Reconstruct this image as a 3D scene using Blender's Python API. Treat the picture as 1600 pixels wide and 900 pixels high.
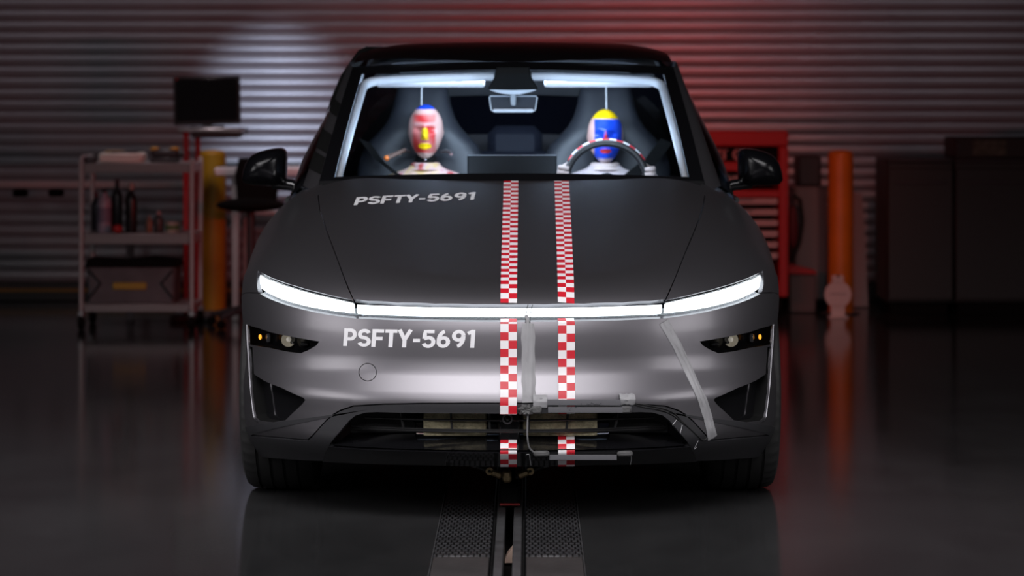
import bpy, bmesh, math, random
import numpy as np
from mathutils import Vector, Matrix
from mathutils.geometry import delaunay_2d_cdt

for _o in list(bpy.data.objects):
    bpy.data.objects.remove(_o, do_unlink=True)
scene = bpy.context.scene
COL = scene.collection
random.seed(7)
np.random.seed(7)

# ------------------------------------------------------------------ camera
CAMX, CAMY, CAMZ, FPX = 0.0625, -8.75, 1.43, 4200.0      # metres, focal length in pixels of a 1600 px frame
VPX, VPY = 825.4, 137.0                                   # where lines running straight back meet
cam_data = bpy.data.cameras.new('camera')
cam = bpy.data.objects.new('camera', cam_data)
COL.objects.link(cam)
cam.location = (CAMX, CAMY, CAMZ)
cam.rotation_euler = (math.radians(90), 0, 0)
cam_data.sensor_width = 36
cam_data.lens = FPX / 1600 * 36
cam_data.shift_x = -(VPX - 800) / 1600
cam_data.shift_y = -(450 - VPY) / 1600
cam_data.clip_end = 200
cam_data.dof.use_dof = True
cam_data.dof.focus_distance = 8.9
cam_data.dof.aperture_fstop = 2.7
scene.camera = cam

# ------------------------------------------------------------------ world, lights, exposure
scene.view_settings.view_transform = 'Standard'
scene.view_settings.look = 'None'
scene.view_settings.exposure = 0.0
scene.view_settings.gamma = 1.0
scene.view_settings.use_curve_mapping = False
world = bpy.data.worlds.new('world')
scene.world = world
world.use_nodes = True
world.node_tree.nodes['Background'].inputs[0].default_value = (0.55, 0.55, 0.62, 1)
world.node_tree.nodes['Background'].inputs[1].default_value = 0.006

def aim(o, target):
    o.rotation_euler = (Vector(target) - Vector(o.location)).to_track_quat('-Z', 'Y').to_euler()

def area(name, loc, target, sx, sy, power, col=(1, 1, 1), spread=180):
    d = bpy.data.lights.new(name, 'AREA')
    d.shape = 'RECTANGLE'; d.size = sx; d.size_y = sy; d.energy = power; d.color = col
    d.spread = math.radians(spread)
    o = bpy.data.objects.new(name, d); COL.objects.link(o); o.location = loc; aim(o, target)
    return o

def spot(name, loc, target, power, col, cone, blend=1.0, r=0.05):
    d = bpy.data.lights.new(name, 'SPOT')
    d.energy = power; d.color = col; d.spot_size = math.radians(cone); d.spot_blend = blend; d.shadow_soft_size = r
    o = bpy.data.objects.new(name, d); COL.objects.link(o); o.location = loc; aim(o, target)
    return o

# overhead soft box hung in front of the car, a cool and a red stage lamp at the shutter, small lamps in the cabin; front, side and shutter fill is added
area('softbox_lamp', (-0.4, -2.6, 3.9), (0.0, 0.4, 0.3), 9.5, 1.5, 72, (1.0, 0.97, 1.0), 70)
area('front_fill_light', (-0.4, -4.2, 3.0), (0.0, 0.0, 0.35), 8.0, 2.2, 19, (1.0, 0.97, 1.0), 55)  # added fill to lift the bumper, no known fixture
for _s in (-1, 1):
    area('side_fill_light', (_s * 5.0, -2.3, 2.0), (_s * 0.6, 0.35, 0.5), 3.2, 1.5, 9 if _s < 0 else 7.5, (1.0, 0.97, 1.0), 60)  # added fills that brighten the bumper corners, not fixtures of the hall
spot('cool_shutter_lamp', (-1.78, 6.6, 2.25), (-1.64, 9.25, 1.30), 150, (0.66, 0.78, 1.0), 26)
spot('red_shutter_lamp', (1.2, 6.3, 3.1), (0.60, 9.25, 1.85), 50, (1.0, 0.12, 0.11), 72)
area('tail_lamp', (0.0, 4.74, 0.95), (0.0, 9.0, 1.2), 1.3, 0.05, 13, (1.0, 0.06, 0.05))
spot('red_corner_lamp', (2.2, 5.2, 2.9), (1.4, 8.3, 0.5), 55, (1.0, 0.30, 0.24), 44)
area('shutter_fill_light', (-0.6, 6.2, 4.2), (-0.6, 9.25, 1.75), 9.0, 0.3, 1.5, (0.94, 0.90, 1.0), 34)  # added fill for the upper shutter, stands in for an unknown source
area('bench_lamp', (-2.0, 7.0, 3.4), (-2.0, 7.8, 0.8), 2.8, 0.3, 3.2, (1.0, 0.82, 0.86), 36)
for _s in (-1, 1):
    area('dash_lamp', (_s * 0.44, 1.72, 1.055), (_s * 0.42, 2.05, 1.62), 0.48, 0.06, 5.0, (0.58, 0.76, 1.0))
area('cabin_dome_lamp', (0.0, 2.22, 1.485), (0.0, 2.85, 1.12), 0.9, 0.10, 26, (0.62, 0.79, 1.0))

# ------------------------------------------------------------------ mesh helpers
POS = {}
def link(o, parent, loc):
    COL.objects.link(o)
    o.location = loc
    POS[o.name] = Vector(loc)
    if parent is not None:
        o.parent = parent
        o.matrix_parent_inverse = Matrix.Translation(-POS[parent.name])
    return o

def tag(o, label=None, cat=None, group=None, kind=None):
    if label: o['label'] = label
    if cat: o['category'] = cat
    if group: o['group'] = group
    if kind: o['kind'] = kind
    return o

def thing(name, loc, label, cat, group=None):
    o = bpy.data.objects.new(name, None)
    o.empty_display_size = 0.1
    link(o, None, loc)
    return tag(o, label, cat, group)

def mk(name, V, Fc, mat, parent=None, smooth=40, normals=None, uv=None, col=None, centre=None):
    V = np.asarray(V, float)
    lo, hi = V.min(0), V.max(0)
    c = np.array([(lo[0] + hi[0]) / 2, (lo[1] + hi[1]) / 2, lo[2]]) if centre is None else np.array(centre, float)
    me = bpy.data.meshes.new(name)
    me.from_pydata([tuple(v) for v in V - c], [], [tuple(int(i) for i in f) for f in Fc])
    mats = mat if isinstance(mat, (list, tuple)) else [mat]
    for m in mats: me.materials.append(m)
    if smooth:
        me.polygons.foreach_set('use_smooth', [True] * len(me.polygons))
        if normals is None and smooth < 180:
            me.set_sharp_from_angle(angle=math.radians(smooth))
    if uv is not None:
        l = me.uv_layers.new(name='UVMap')
        for lp in me.loops: l.data[lp.index].uv = uv[lp.vertex_index]
    if col is not None:
        a = me.color_attributes.new('paint', 'FLOAT_COLOR', 'POINT')
        a.data.foreach_set('color', np.asarray(col, float).ravel())
    me.update()
    if normals is not None:
        me.normals_split_custom_set_from_vertices([tuple(n) for n in normals])
    return link(bpy.data.objects.new(name, me), parent, tuple(c))

def basis(axis):
    a = Vector(axis).normalized()
    t = Vector((0, 0, 1)) if abs(a.z) < 0.9 else Vector((1, 0, 0))
    u = a.cross(t).normalized()
    return a, u, a.cross(u).normalized()

class MB:
    """collects simple shapes into one mesh"""
    def __init__(s): s.V = []; s.F = []
    def add(s, V, Fc):
        n = len(s.V); s.V += [tuple(v) for v in V]; s.F += [tuple(i + n for i in f) for f in Fc]; return s
    def box(s, c, d, b=0.0, rot=None):
        hx, hy, hz = d[0] / 2, d[1] / 2, d[2] / 2
        b = min(b, hx * .98, hy * .98, hz * .98)
        V = []; idx = {}
        for sx in (-1, 1):
            for sy in (-1, 1):
                for sz in (-1, 1):
                    for ax in range(3):
                        p = [sx * (hx - b), sy * (hy - b), sz * (hz - b)]
                        p[ax] = (sx, sy, sz)[ax] * (hx, hy, hz)[ax]
                        idx[(sx, sy, sz, ax)] = len(V); V.append(p)
        Fc = []
        for ax in range(3):
            o = [a for a in range(3) if a != ax]
            for sg in (-1, 1):
                q = []
                for (p, r) in ((-1, -1), (1, -1), (1, 1), (-1, 1)):
                    k = [0, 0, 0]; k[ax] = sg; k[o[0]] = p; k[o[1]] = r
                    q.append(idx[(*k, ax)])
                if (sg > 0) == (ax == 1): q = q[::-1]
                Fc.append(q)
        if b > 0:
            for a1, a2 in ((0, 1), (1, 2), (0, 2)):
                a3 = 3 - a1 - a2
                for s1 in (-1, 1):
                    for s2 in (-1, 1):
                        k = [0, 0, 0]; k[a1] = s1; k[a2] = s2
                        k0 = list(k); k0[a3] = -1; k1 = list(k); k1[a3] = 1
                        q = [idx[(*k0, a1)], idx[(*k1, a1)], idx[(*k1, a2)], idx[(*k0, a2)]]
                        Fc.append(q)
            for sx in (-1, 1):
                for sy in (-1, 1):
                    for sz in (-1, 1):
                        Fc.append([idx[(sx, sy, sz, a)] for a in range(3)])
        # make every face look outwards
        W = [Vector(v) for v in V]; out = []
        for f in Fc:
            n = (W[f[1]] - W[f[0]]).cross(W[f[2]] - W[f[0]]); m = sum((W[i] for i in f), Vector()) / len(f)
            out.append(f if n.dot(m) > 0 else f[::-1])
        R = rot if rot is not None else Matrix.Identity(3)
        return s.add([tuple(R @ w + Vector(c)) for w in W], out)
    def cyl(s, p0, p1, r0, r1=None, n=20, caps=True):
        r1 = r0 if r1 is None else r1
        a, u, w = basis(Vector(p1) - Vector(p0)); V = []
        for p, r in ((Vector(p0), r0), (Vector(p1), r1)):
            for i in range(n):
                t = 2 * math.pi * i / n; V.append(p + u * (r * math.cos(t)) + w * (r * math.sin(t)))
        Fc = [[i, (i + 1) % n, n + (i + 1) % n, n + i] for i in range(n)]
        if caps: Fc += [list(range(n))[::-1], list(range(n, 2 * n))]
        return s.add(V, Fc)
    def lathe(s, prof, o, axis, n=32, caps=True):
        """prof: (radius, distance along the axis)"""
        a, u, w = basis(axis); o = Vector(o); V = []
        for r, h in prof:
            for i in range(n):
                t = 2 * math.pi * i / n; V.append(o + a * h + u * (r * math.cos(t)) + w * (r * math.sin(t)))
        Fc = []
        for k in range(len(prof) - 1):
            for i in range(n):
                j = (i + 1) % n; Fc.append([k * n + i, k * n + j, (k + 1) * n + j, (k + 1) * n + i])
        if caps and prof[0][0] > 1e-6: Fc.append(list(range(n))[::-1])
        if caps and prof[-1][0] > 1e-6: Fc.append(list(range((len(prof) - 1) * n, len(prof) * n)))
        return s.add(V, Fc)
    def tube(s, path, r, n=8, caps=True, flat=1.0, up=None):
        P = [Vector(p) for p in path]; R = r if isinstance(r, (list, tuple)) else [r] * len(P)
        t0 = (P[1] - P[0]).normalized(); _, u, w = basis(t0)
        if up is not None:
            u = (Vector(up) - t0 * Vector(up).dot(t0)).normalized(); w = t0.cross(u)
        V = []
        for i, p in enumerate(P):
            t = (P[min(i + 1, len(P) - 1)] - P[max(i - 1, 0)]).normalized()
            u = (u - t * u.dot(t)).normalized(); w = t.cross(u)
            for k in range(n):
                q = 2 * math.pi * k / n; V.append(p + u * (R[i] * flat * math.cos(q)) + w * (R[i] * math.sin(q)))
        Fc = []
        for i in range(len(P) - 1):
            for k in range(n):
                j = (k + 1) % n; Fc.append([i * n + k, i * n + j, (i + 1) * n + j, (i + 1) * n + k])
        if caps: Fc += [list(range(n))[::-1], list(range((len(P) - 1) * n, len(P) * n))]
        return s.add(V, Fc)
    def grid(s, fn, nu, nv, wrap=False):
        V = [fn(i / (nu if wrap else nu - 1), j / (nv - 1)) for j in range(nv) for i in range(nu)]
        Fc = []
        for j in range(nv - 1):
            for i in range(nu if wrap else nu - 1):
                k = (i + 1) % nu
                Fc.append([j * nu + i, j * nu + k, (j + 1) * nu + k, (j + 1) * nu + i])
        return s.add(V, Fc)
    def ball(s, c, r, n=20, m=12):
        r = r if isinstance(r, (list, tuple)) else (r, r, r)
        return s.grid(lambda u, v: (c[0] + r[0] * math.sin(math.pi * v) * math.cos(2 * math.pi * u),
                                    c[1] + r[1] * math.sin(math.pi * v) * math.sin(2 * math.pi * u),
                                    c[2] - r[2] * math.cos(math.pi * v)), n, m, True)
    def prism(s, poly, o, u, v, depth, b=0.0):
        """2D outline in the plane o + u*a + v*b pushed along u x v by depth, edges chamfered by b"""
        o, u, v = Vector(o), Vector(u), Vector(v); w = u.cross(v).normalized(); n = len(poly)
        cx = sum(p[0] for p in poly) / n; cy = sum(p[1] for p in poly) / n
        def ring(k, h):
            out = []
            for i, (a, c) in enumerate(poly):
                dx, dy = a - cx, c - cy; l = math.hypot(dx, dy) or 1
                f = max(0, 1 - k / l); out.append(o + u * (cx + dx * f) + v * (cy + dy * f) + w * h)
            return out
        rings = [ring(b, 0), ring(0, b), ring(0, depth - b), ring(b, depth)] if b > 0 else [ring(0, 0), ring(0, depth)]
        V = [p for r in rings for p in r]; Fc = [list(range(n))[::-1], list(range((len(rings) - 1) * n, len(rings) * n))]
        for k in range(len(rings) - 1):
            for i in range(n):
                j = (i + 1) % n; Fc.append([k * n + i, k * n + j, (k + 1) * n + j, (k + 1) * n + i])
        return s.add(V, Fc)
    def build(s, name, mat, parent=None, smooth=40, **kw): return mk(name, s.V, s.F, mat, parent, smooth, **kw)

def fix_normals(o):
    bm = bmesh.new(); bm.from_mesh(o.data); bmesh.ops.recalc_face_normals(bm, faces=bm.faces); bm.to_mesh(o.data); bm.free()
    return o

def copy_tree(o, delta, parent=None, label=None):
    c = o.copy(); COL.objects.link(c)
    if parent is None:
        c.location = Vector(o.location) + Vector(delta)
        if label: c['label'] = label
    else: c.parent = parent
    for ch in list(o.children): copy_tree(ch, delta, c)
    return c

# ------------------------------------------------------------------ materials
MATS = {}
def mat(name, col=(.5, .5, .5), rough=.5, metal=0.0, coat=0.0, emit=None, es=0.0, noise=None, bump=None, spec=.5, coat_rough=.03):
    """principled material; noise=(scale, amount) varies the colour, bump=(scale, strength) roughens the surface"""
    if name in MATS: return MATS[name]
    m = bpy.data.materials.new(name); m.use_nodes = True
    nt = m.node_tree; b = nt.nodes['Principled BSDF']
    b.inputs['Base Color'].default_value = (*col, 1)
    b.inputs['Roughness'].default_value = rough
    b.inputs['Metallic'].default_value = metal
    b.inputs['Specular IOR Level'].default_value = spec
    b.inputs['Coat Weight'].default_value = coat
    b.inputs['Coat Roughness'].default_value = coat_rough
    if emit: b.inputs['Emission Color'].default_value = (*emit, 1); b.inputs['Emission Strength'].default_value = es
    tc = nt.nodes.new('ShaderNodeTexCoord')
    if noise:
        n = nt.nodes.new('ShaderNodeTexNoise'); n.inputs['Scale'].default_value = noise[0]; n.inputs['Detail'].default_value = 5
        nt.links.new(tc.outputs['Object'], n.inputs['Vector'])
        r = nt.nodes.new('ShaderNodeValToRGB'); k = noise[1]
        r.color_ramp.elements[0].position = .3; r.color_ramp.elements[1].position = .7
        r.color_ramp.elements[0].color = (*[c * (1 - k) for c in col], 1); r.color_ramp.elements[1].color = (*[min(1, c * (1 + k)) for c in col], 1)
        nt.links.new(n.outputs['Fac'], r.inputs['Fac']); nt.links.new(r.outputs['Color'], b.inputs['Base Color'])
    if bump:
        n = nt.nodes.new('ShaderNodeTexNoise'); n.inputs['Scale'].default_value = bump[0]; n.inputs['Detail'].default_value = 3
        nt.links.new(tc.outputs['Object'], n.inputs['Vector'])
        bp = nt.nodes.new('ShaderNodeBump'); bp.inputs['Strength'].default_value = bump[1]; bp.inputs['Distance'].default_value = .01
        nt.links.new(n.outputs['Fac'], bp.inputs['Height']); nt.links.new(bp.outputs['Normal'], b.inputs['Normal'])
    MATS[name] = m
    return m

def glass(name, tint=(1, 1, 1), ior=1.45, rough=0.0):
    """thin clear pane: lets light straight through, mirrors a little by the Fresnel law"""
    m = bpy.data.materials.new(name); m.use_nodes = True; nt = m.node_tree
    for n in list(nt.nodes):
        if n.type != 'OUTPUT_MATERIAL': nt.nodes.remove(n)
    out = [n for n in nt.nodes if n.type == 'OUTPUT_MATERIAL'][0]
    t = nt.nodes.new('ShaderNodeBsdfTransparent'); t.inputs['Color'].default_value = (*tint, 1)
    g = nt.nodes.new('ShaderNodeBsdfGlossy'); g.inputs['Roughness'].default_value = rough
    f = nt.nodes.new('ShaderNodeFresnel'); f.inputs['IOR'].default_value = ior
    x = nt.nodes.new('ShaderNodeMixShader')
    nt.links.new(f.outputs[0], x.inputs[0]); nt.links.new(t.outputs[0], x.inputs[1]); nt.links.new(g.outputs[0], x.inputs[2])
    nt.links.new(x.outputs[0], out.inputs['Surface'])
    return m

M_paint = mat('grey_metallic_paint', (.160, .154, .167), .42, .88, .5, coat_rough=.16)
M_black = mat('gloss_black', (.006, .006, .007), .12, 0, .6)
M_roof = mat('roof_black', (.005, .005, .006), .28, spec=.25)
M_mcap = mat('mirror_cap_black', (.004, .004, .005), .22, spec=.3)
M_satin = mat('satin_black_plastic', (.012, .012, .013), .42, bump=(900, .05))
M_lip = mat('dark_valance_plastic', (.030, .030, .033), .38)
M_matt = mat('matt_black', (.004, .004, .004), .8, spec=.15)
M_rubber = mat('tyre_rubber', (.014, .014, .014), .75, bump=(300, .1))
M_chrome = mat('bright_metal', (.75, .75, .78), .18, 1.0)
M_edge = mat('dim_edge_metal', (.35, .35, .37), .3, 1.0)
M_steel = mat('brushed_steel', (.42, .41, .42), .35, .9, noise=(20, .15))
M_led = mat('white_led', (.9, .95, 1), .3, emit=(.86, .95, 1.0), es=2.6)
M_amber = mat('amber_led', (1, .45, .05), .3, emit=(1.0, .36, .03), es=2.0)
M_glass = glass('clear_glass', (.94, .96, .97))
M_tint = glass('tinted_glass', (.05, .055, .062))
M_lens = glass('lamp_lens', (.9, .9, .9), 1.5)
M_white = mat('white_vinyl', (.78, .78, .80), .5)
M_tape = mat('grey_cloth_tape', (.29, .29, .30), .55, bump=(45, .12))
M_strip = mat('grey_contact_strip', (.115, .115, .125), .45)
M_cable = mat('black_cable', (.012, .012, .012), .5)

def checker_mat():
    m = bpy.data.materials.new('red_white_checker_tape'); m.use_nodes = True; nt = m.node_tree
    b = nt.nodes['Principled BSDF']; b.inputs['Roughness'].default_value = .45
    tc = nt.nodes.new('ShaderNodeTexCoord'); ch = nt.nodes.new('ShaderNodeTexChecker')
    ch.inputs['Scale'].default_value = 1.0
    ch.inputs['Color1'].default_value = (.80, .78, .79, 1); ch.inputs['Color2'].default_value = (.56, .008, .022, 1)
    mp = nt.nodes.new('ShaderNodeMapping'); mp.inputs['Location'].default_value = (0, 0, .5)
    nt.links.new(tc.outputs['UV'], mp.inputs['Vector']); nt.links.new(mp.outputs['Vector'], ch.inputs['Vector'])
    nt.links.new(ch.outputs['Color'], b.inputs['Base Color'])
    return m
M_check = checker_mat()

# ------------------------------------------------------------------ the setting
def floor_mat():
    m = bpy.data.materials.new('polished_dark_concrete'); m.use_nodes = True; nt = m.node_tree
    b = nt.nodes['Principled BSDF']; tc = nt.nodes.new('ShaderNodeTexCoord')
    n = nt.nodes.new('ShaderNodeTexNoise'); n.inputs['Scale'].default_value = 1.6; n.inputs['Detail'].default_value = 8; n.inputs['Roughness'].default_value = .65
    mp = nt.nodes.new('ShaderNodeMapping'); mp.inputs['Scale'].default_value = (1.0, .55, 1)
    nt.links.new(tc.outputs['Object'], mp.inputs['Vector']); nt.links.new(mp.outputs['Vector'], n.inputs['Vector'])
    r = nt.nodes.new('ShaderNodeValToRGB'); r.color_ramp.elements[0].position = .3; r.color_ramp.elements[1].position = .72
    r.color_ramp.elements[0].color = (.020, .020, .0205, 1); r.color_ramp.elements[1].color = (.042, .042, .043, 1)
    nt.links.new(n.outputs['Fac'], r.inputs['Fac']); nt.links.new(r.outputs['Color'], b.inputs['Base Color'])
    r2 = nt.nodes.new('ShaderNodeMapRange'); r2.inputs['To Min'].default_value = .07; r2.inputs['To Max'].default_value = .15
    nt.links.new(n.outputs['Fac'], r2.inputs['Value']); nt.links.new(r2.outputs['Result'], b.inputs['Roughness'])
    n2 = nt.nodes.new('ShaderNodeTexNoise'); n2.inputs['Scale'].default_value = 70; n2.inputs['Detail'].default_value = 4
    nt.links.new(tc.outputs['Object'], n2.inputs['Vector'])
    bp = nt.nodes.new('ShaderNodeBump'); bp.inputs['Strength'].default_value = .05; bp.inputs['Distance'].default_value = .004
    nt.links.new(n2.outputs['Fac'], bp.inputs['Height']); nt.links.new(bp.outputs['Normal'], b.inputs['Normal'])
    b.inputs['Specular IOR Level'].default_value = .35
    return m
M_floor = floor_mat()
M_shutter = mat('painted_shutter', (.36, .34, .36), .38, .35, noise=(3, .06))
M_wall = mat('dark_wall', (.05, .05, .055), .8)

YW = 9.27                                       # the shutter wall
mb = MB()
for x0, x1 in ((-7, -.232), (.232, 7)):
    mb.add([(x0, -9.6, 0), (x1, -9.6, 0), (x1, YW + .2, 0), (x0, YW + .2, 0)], [(0, 1, 2, 3)])
mb.add([(-.232, 5.2, 0), (.232, 5.2, 0), (.232, YW + .2, 0), (-.232, YW + .2, 0)], [(0, 1, 2, 3)])
tag(mb.build('floor', M_floor, smooth=0), kind='structure')
wall = tag(MB().box((0, YW + .15, 2.5), (14, .1, 5)).build('wall_back', M_wall, smooth=0), kind='structure')
tag(MB().box((-7.05, -.1, 2.5), (.1, 19, 5)).build('wall_left', M_wall, smooth=0), kind='structure')
tag(MB().box((7.05, -.1, 2.5), (.1, 19, 5)).build('wall_right', M_wall, smooth=0), kind='structure')
tag(MB().box((0, -.1, 5.05), (14.2, 19, .1)).build('ceiling', M_wall, smooth=0), kind='structure')

PITCH = .0757
def slat_profile():
    P = []
    for i in range(9):
        t = i / 8
        P.append((-.009 * math.sin(math.pi * t), t * PITCH * .93 + PITCH * .035))
    return [(.001, 0.0)] + P + [(.001, PITCH)]
sp = slat_profile(); nS = len(sp)
V = [(-6.9, y, z) for y, z in sp] + [(6.9, y, z) for y, z in sp]
Fs = [(i, nS + i, nS + i + 1, i + 1) for i in range(nS - 1)]
slat0 = mk('shutter_slat', [(x, YW + y, .13 + z) for x, y, z in V], Fs, M_shutter, wall, 60)
for k in range(1, 48):
    c = slat0.copy(); COL.objects.link(c); c.location.z = slat0.location.z + k * PITCH
mb = MB().box((0, YW + .0, .065), (13.8, .06, .13), .008)
bottom = mb.build('shutter_bottom_bar', mat('dark_bar', (.03, .03, .03), .5), wall)
MB().box((-4.2, YW - .035, .075), (5.2, .01, .02)).build('yellow_edge_line', mat('worn_yellow', (.30, .17, .03), .6), bottom)

# tow rail let into the floor
M_tread = bpy.data.materials.new('dark_tread_plate'); M_tread.use_nodes = True
_nt = M_tread.node_tree; _b = _nt.nodes['Principled BSDF']
_b.inputs['Base Color'].default_value = (.05, .05, .052, 1); _b.inputs['Roughness'].default_value = .42; _b.inputs['Metallic'].default_value = .55
_tc = _nt.nodes.new('ShaderNodeTexCoord'); _br = _nt.nodes.new('ShaderNodeTexBrick')
_br.inputs['Scale'].default_value = 1; _br.inputs['Mortar Size'].default_value = .0030; _br.inputs['Brick Width'].default_value = .019; _br.inputs['Row Height'].default_value = .042
_br.inputs['Color1'].default_value = (.10, .10, .105, 1); _br.inputs['Color2'].default_value = (.07, .07, .075, 1); _br.inputs['Mortar'].default_value = (.008, .008, .008, 1)
_nt.links.new(_br.outputs['Color'], _b.inputs['Base Color'])
_nt.links.new(_tc.outputs['Object'], _br.inputs['Vector'])
_bp = _nt.nodes.new('ShaderNodeBump'); _bp.inputs['Strength'].default_value = 1.0; _bp.inputs['Distance'].default_value = .04
_nt.links.new(_br.outputs['Color'], _bp.inputs['Height']); _nt.links.new(_bp.outputs['Normal'], _b.inputs['Normal'])
M_slab = mat('worn_slab', (.042, .037, .036), .55, noise=(6, .3), bump=(60, .15))
M_rail = mat('rail_steel', (.15, .15, .155), .42, .7, noise=(15, .25))
track = thing('tow_rail_track', (0, -.5, -.12), 'steel tow rail with centre slot and dark tread plates sunk in the floor', 'track')
for s in (-1, 1):
    MB().box((s * .028, -2.1, -.05), (.028, 14.6, .10), .003).build('rail', M_rail, track)
    MB().box((s * .0475, -2.1, -.012), (.007, 14.6, .02), .002).build('rail_seal', M_matt, track)
    MB().box((s * .142, 2.02, -.012), (.174, 5.1, .022), .003).build('tread_plate', M_tread, track)
    MB().box((s * .142, -4.98, -.012), (.174, 8.86, .022), .003).build('floor_slab', M_slab, track)
    MB().box((s * .2305, -2.1, -.010), (.003, 14.6, .022)).build('edge_strip', M_rail, track)
MB().box((0, -2.1, -.115), (.06, 14.6, .01)).build('slot_bed', M_matt, track)
MB().prism([(-.013, 0), (.013, 0), (.013, .05), (-.004, .03), (-.013, .012)], (0, -.10, -.10), (1, 0, 0), (0, 0, 1), -.05).build('slot_wedge', mat('pale_wood', (.55, .40, .32), .7), track)

# ------------------------------------------------------------------ the car body as one smooth solid, panels are cut from its surface
def spl(pts):
    xs = np.array([p[0] for p in pts]); ys = np.array([p[1] for p in pts])
    n = len(xs); h = np.diff(xs); d = np.diff(ys) / h
    m = np.zeros(n); m[0] = d[0]; m[-1] = d[-1]
    for i in range(1, n - 1): m[i] = (d[i - 1] * h[i] + d[i] * h[i - 1]) / (h[i - 1] + h[i])
    def f(t):
        t = np.asarray(t, float); tt = np.clip(t, xs[0], xs[-1])
        i = np.clip(np.searchsorted(xs, tt, side='right') - 1, 0, n - 2)
        hh = h[i]; s = (tt - xs[i]) / hh
        v = (1 + 2 * s) * (1 - s) ** 2 * ys[i] + s * (1 - s) ** 2 * hh * m[i] + s * s * (3 - 2 * s) * ys[i + 1] + s * s * (s - 1) * hh * m[i + 1]
        return v + np.where(t < xs[0], (t - xs[0]) * m[0], 0) + np.where(t > xs[-1], (t - xs[-1]) * m[-1], 0)
    return f
HT = spl([(-.2, .655), (0, .715), (.1, .748), (.25, .796), (.5, .868), (.8, .950), (1.1, 1.027), (1.3, 1.076), (1.42, 1.104), (1.6, 1.128), (2.1, 1.125), (4., 1.12), (4.75, 1.10)])   # bonnet line
Y0 = spl([(.15, .13), (.19, .085), (.22, .045), (.25, .015), (.28, .002), (.33, .0), (.37, .0), (.405, .0), (.43, .008), (.46, .024), (.49, .040), (.53, .051), (.58, .057), (.64, .066), (.70, .085), (.76, .12), (.9, .22)])   # nose line
WZ = spl([(.15, .925), (.22, .950), (.3, .962), (.4, .966), (.6, .968), (.7, .972), (.78, .984), (.86, .980), (.95, .956), (1.05, .915), (1.15, .88)])   # half width
def sst(a, b, t):
    t = np.clip((t - a) / (b - a), 0, 1); return t * t * (3 - 2 * t)
def G(p):
    x, y, z = np.abs(p[..., 0]), p[..., 1], p[..., 2]
    n = 2.3
    yy = np.maximum(0, (Y0(z) + .80 - y) / .80); yr = np.maximum(0, (y - 3.95) / .80)
    d1 = (((x / WZ(z)) ** n + yy ** n + yr ** n) ** (1 / n) - 1) * .9
    d2 = z - HT(y)
    k = .09 + .31 * sst(.10, 1.0, y)
    h = np.maximum(k - np.abs(d1 - d2), 0) / k
    return np.maximum(d1, d2) + h * h * k / 4
def grad(p, e=2e-3):
    g = np.stack([G(p + np.eye(3)[i] * e) - G(p - np.eye(3)[i] * e) for i in range(3)], -1)
    return g / np.linalg.norm(g, axis=-1, keepdims=True)
def bis(o, d, a, b, it=44):
    a = np.broadcast_to(a, o.shape[:-1]).astype(float).copy(); b = np.broadcast_to(b, o.shape[:-1]).astype(float).copy()
    for _ in range(it):
        m = (a + b) / 2; g = G(o + d * m[..., None]); a = np.where(g < 0, m, a); b = np.where(g < 0, b, m)
    return o + d * ((a + b) / 2)[..., None]
def H(px, py):
    """point of the body surface that the photograph shows at (px, py)"""
    d = np.array([(px - VPX) / FPX, 1, -(py - VPY) / FPX]); o = np.array([CAMX, CAMY, CAMZ])
    t = np.linspace(8.2, 11.6, 1700); g = G(o + d * t[:, None]); i = int(np.argmax(g < 0))
    return bis(o[None], d[None], t[i], t[i - 1])[0]
def at(px, py, y):
    """point at depth y that the photograph shows at (px, py)"""
    D = y - CAMY
    return (CAMX + (px - VPX) * D / FPX, y, CAMZ - (py - VPY) * D / FPX)

class Cyl:      # wraps round the nose
    def to2(s, p): return (math.atan2(p[0], .9 - p[1]) * .9, p[2])
    def ray(s, q):
        t = q[:, 0] / .9; z = np.zeros(len(q))
        return np.stack([z, z + .9, q[:, 1]], -1), np.stack([np.sin(t), -np.cos(t), z], -1), 1.4
class Top:      # looks down on the bonnet
    def to2(s, p): return (p[0], p[1])
    def ray(s, q):
        z = np.zeros(len(q)); return np.stack([q[:, 0], q[:, 1], z + .4], -1), np.stack([z, z, z + 1], -1), 1.0
class Rad:      # wraps round the flank from the sill to the shoulder
    def __init__(s, side): s.s = side
    def to2(s, p): return (p[1], math.atan2(p[2] - .5, p[0] * s.s) * .75)
    def ray(s, q):
        f = q[:, 1] / .75; z = np.zeros(len(q))
        return np.stack([z, q[:, 0], z + .5], -1), np.stack([s.s * np.cos(f), z, np.sin(f)], -1), 1.5
class Frt:      # looks straight back at the nose
    def to2(s, p): return (p[0], p[2])
    def ray(s, q):
        z = np.zeros(len(q)); return np.stack([q[:, 0], z + .9, q[:, 1]], -1), np.stack([z, z - 1, z], -1), 1.2
CYL, TOP, FRT = Cyl(), Top(), Frt()
def onto(chart, q, off=0.0):
    q = np.asarray(q, float); o, d, mx = chart.ray(q); p = bis(o, d, 0, mx); n = grad(p)
    off = off(q, p) if callable(off) else off
    return p + n * (off[:, None] if isinstance(off, np.ndarray) else off), n

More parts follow.
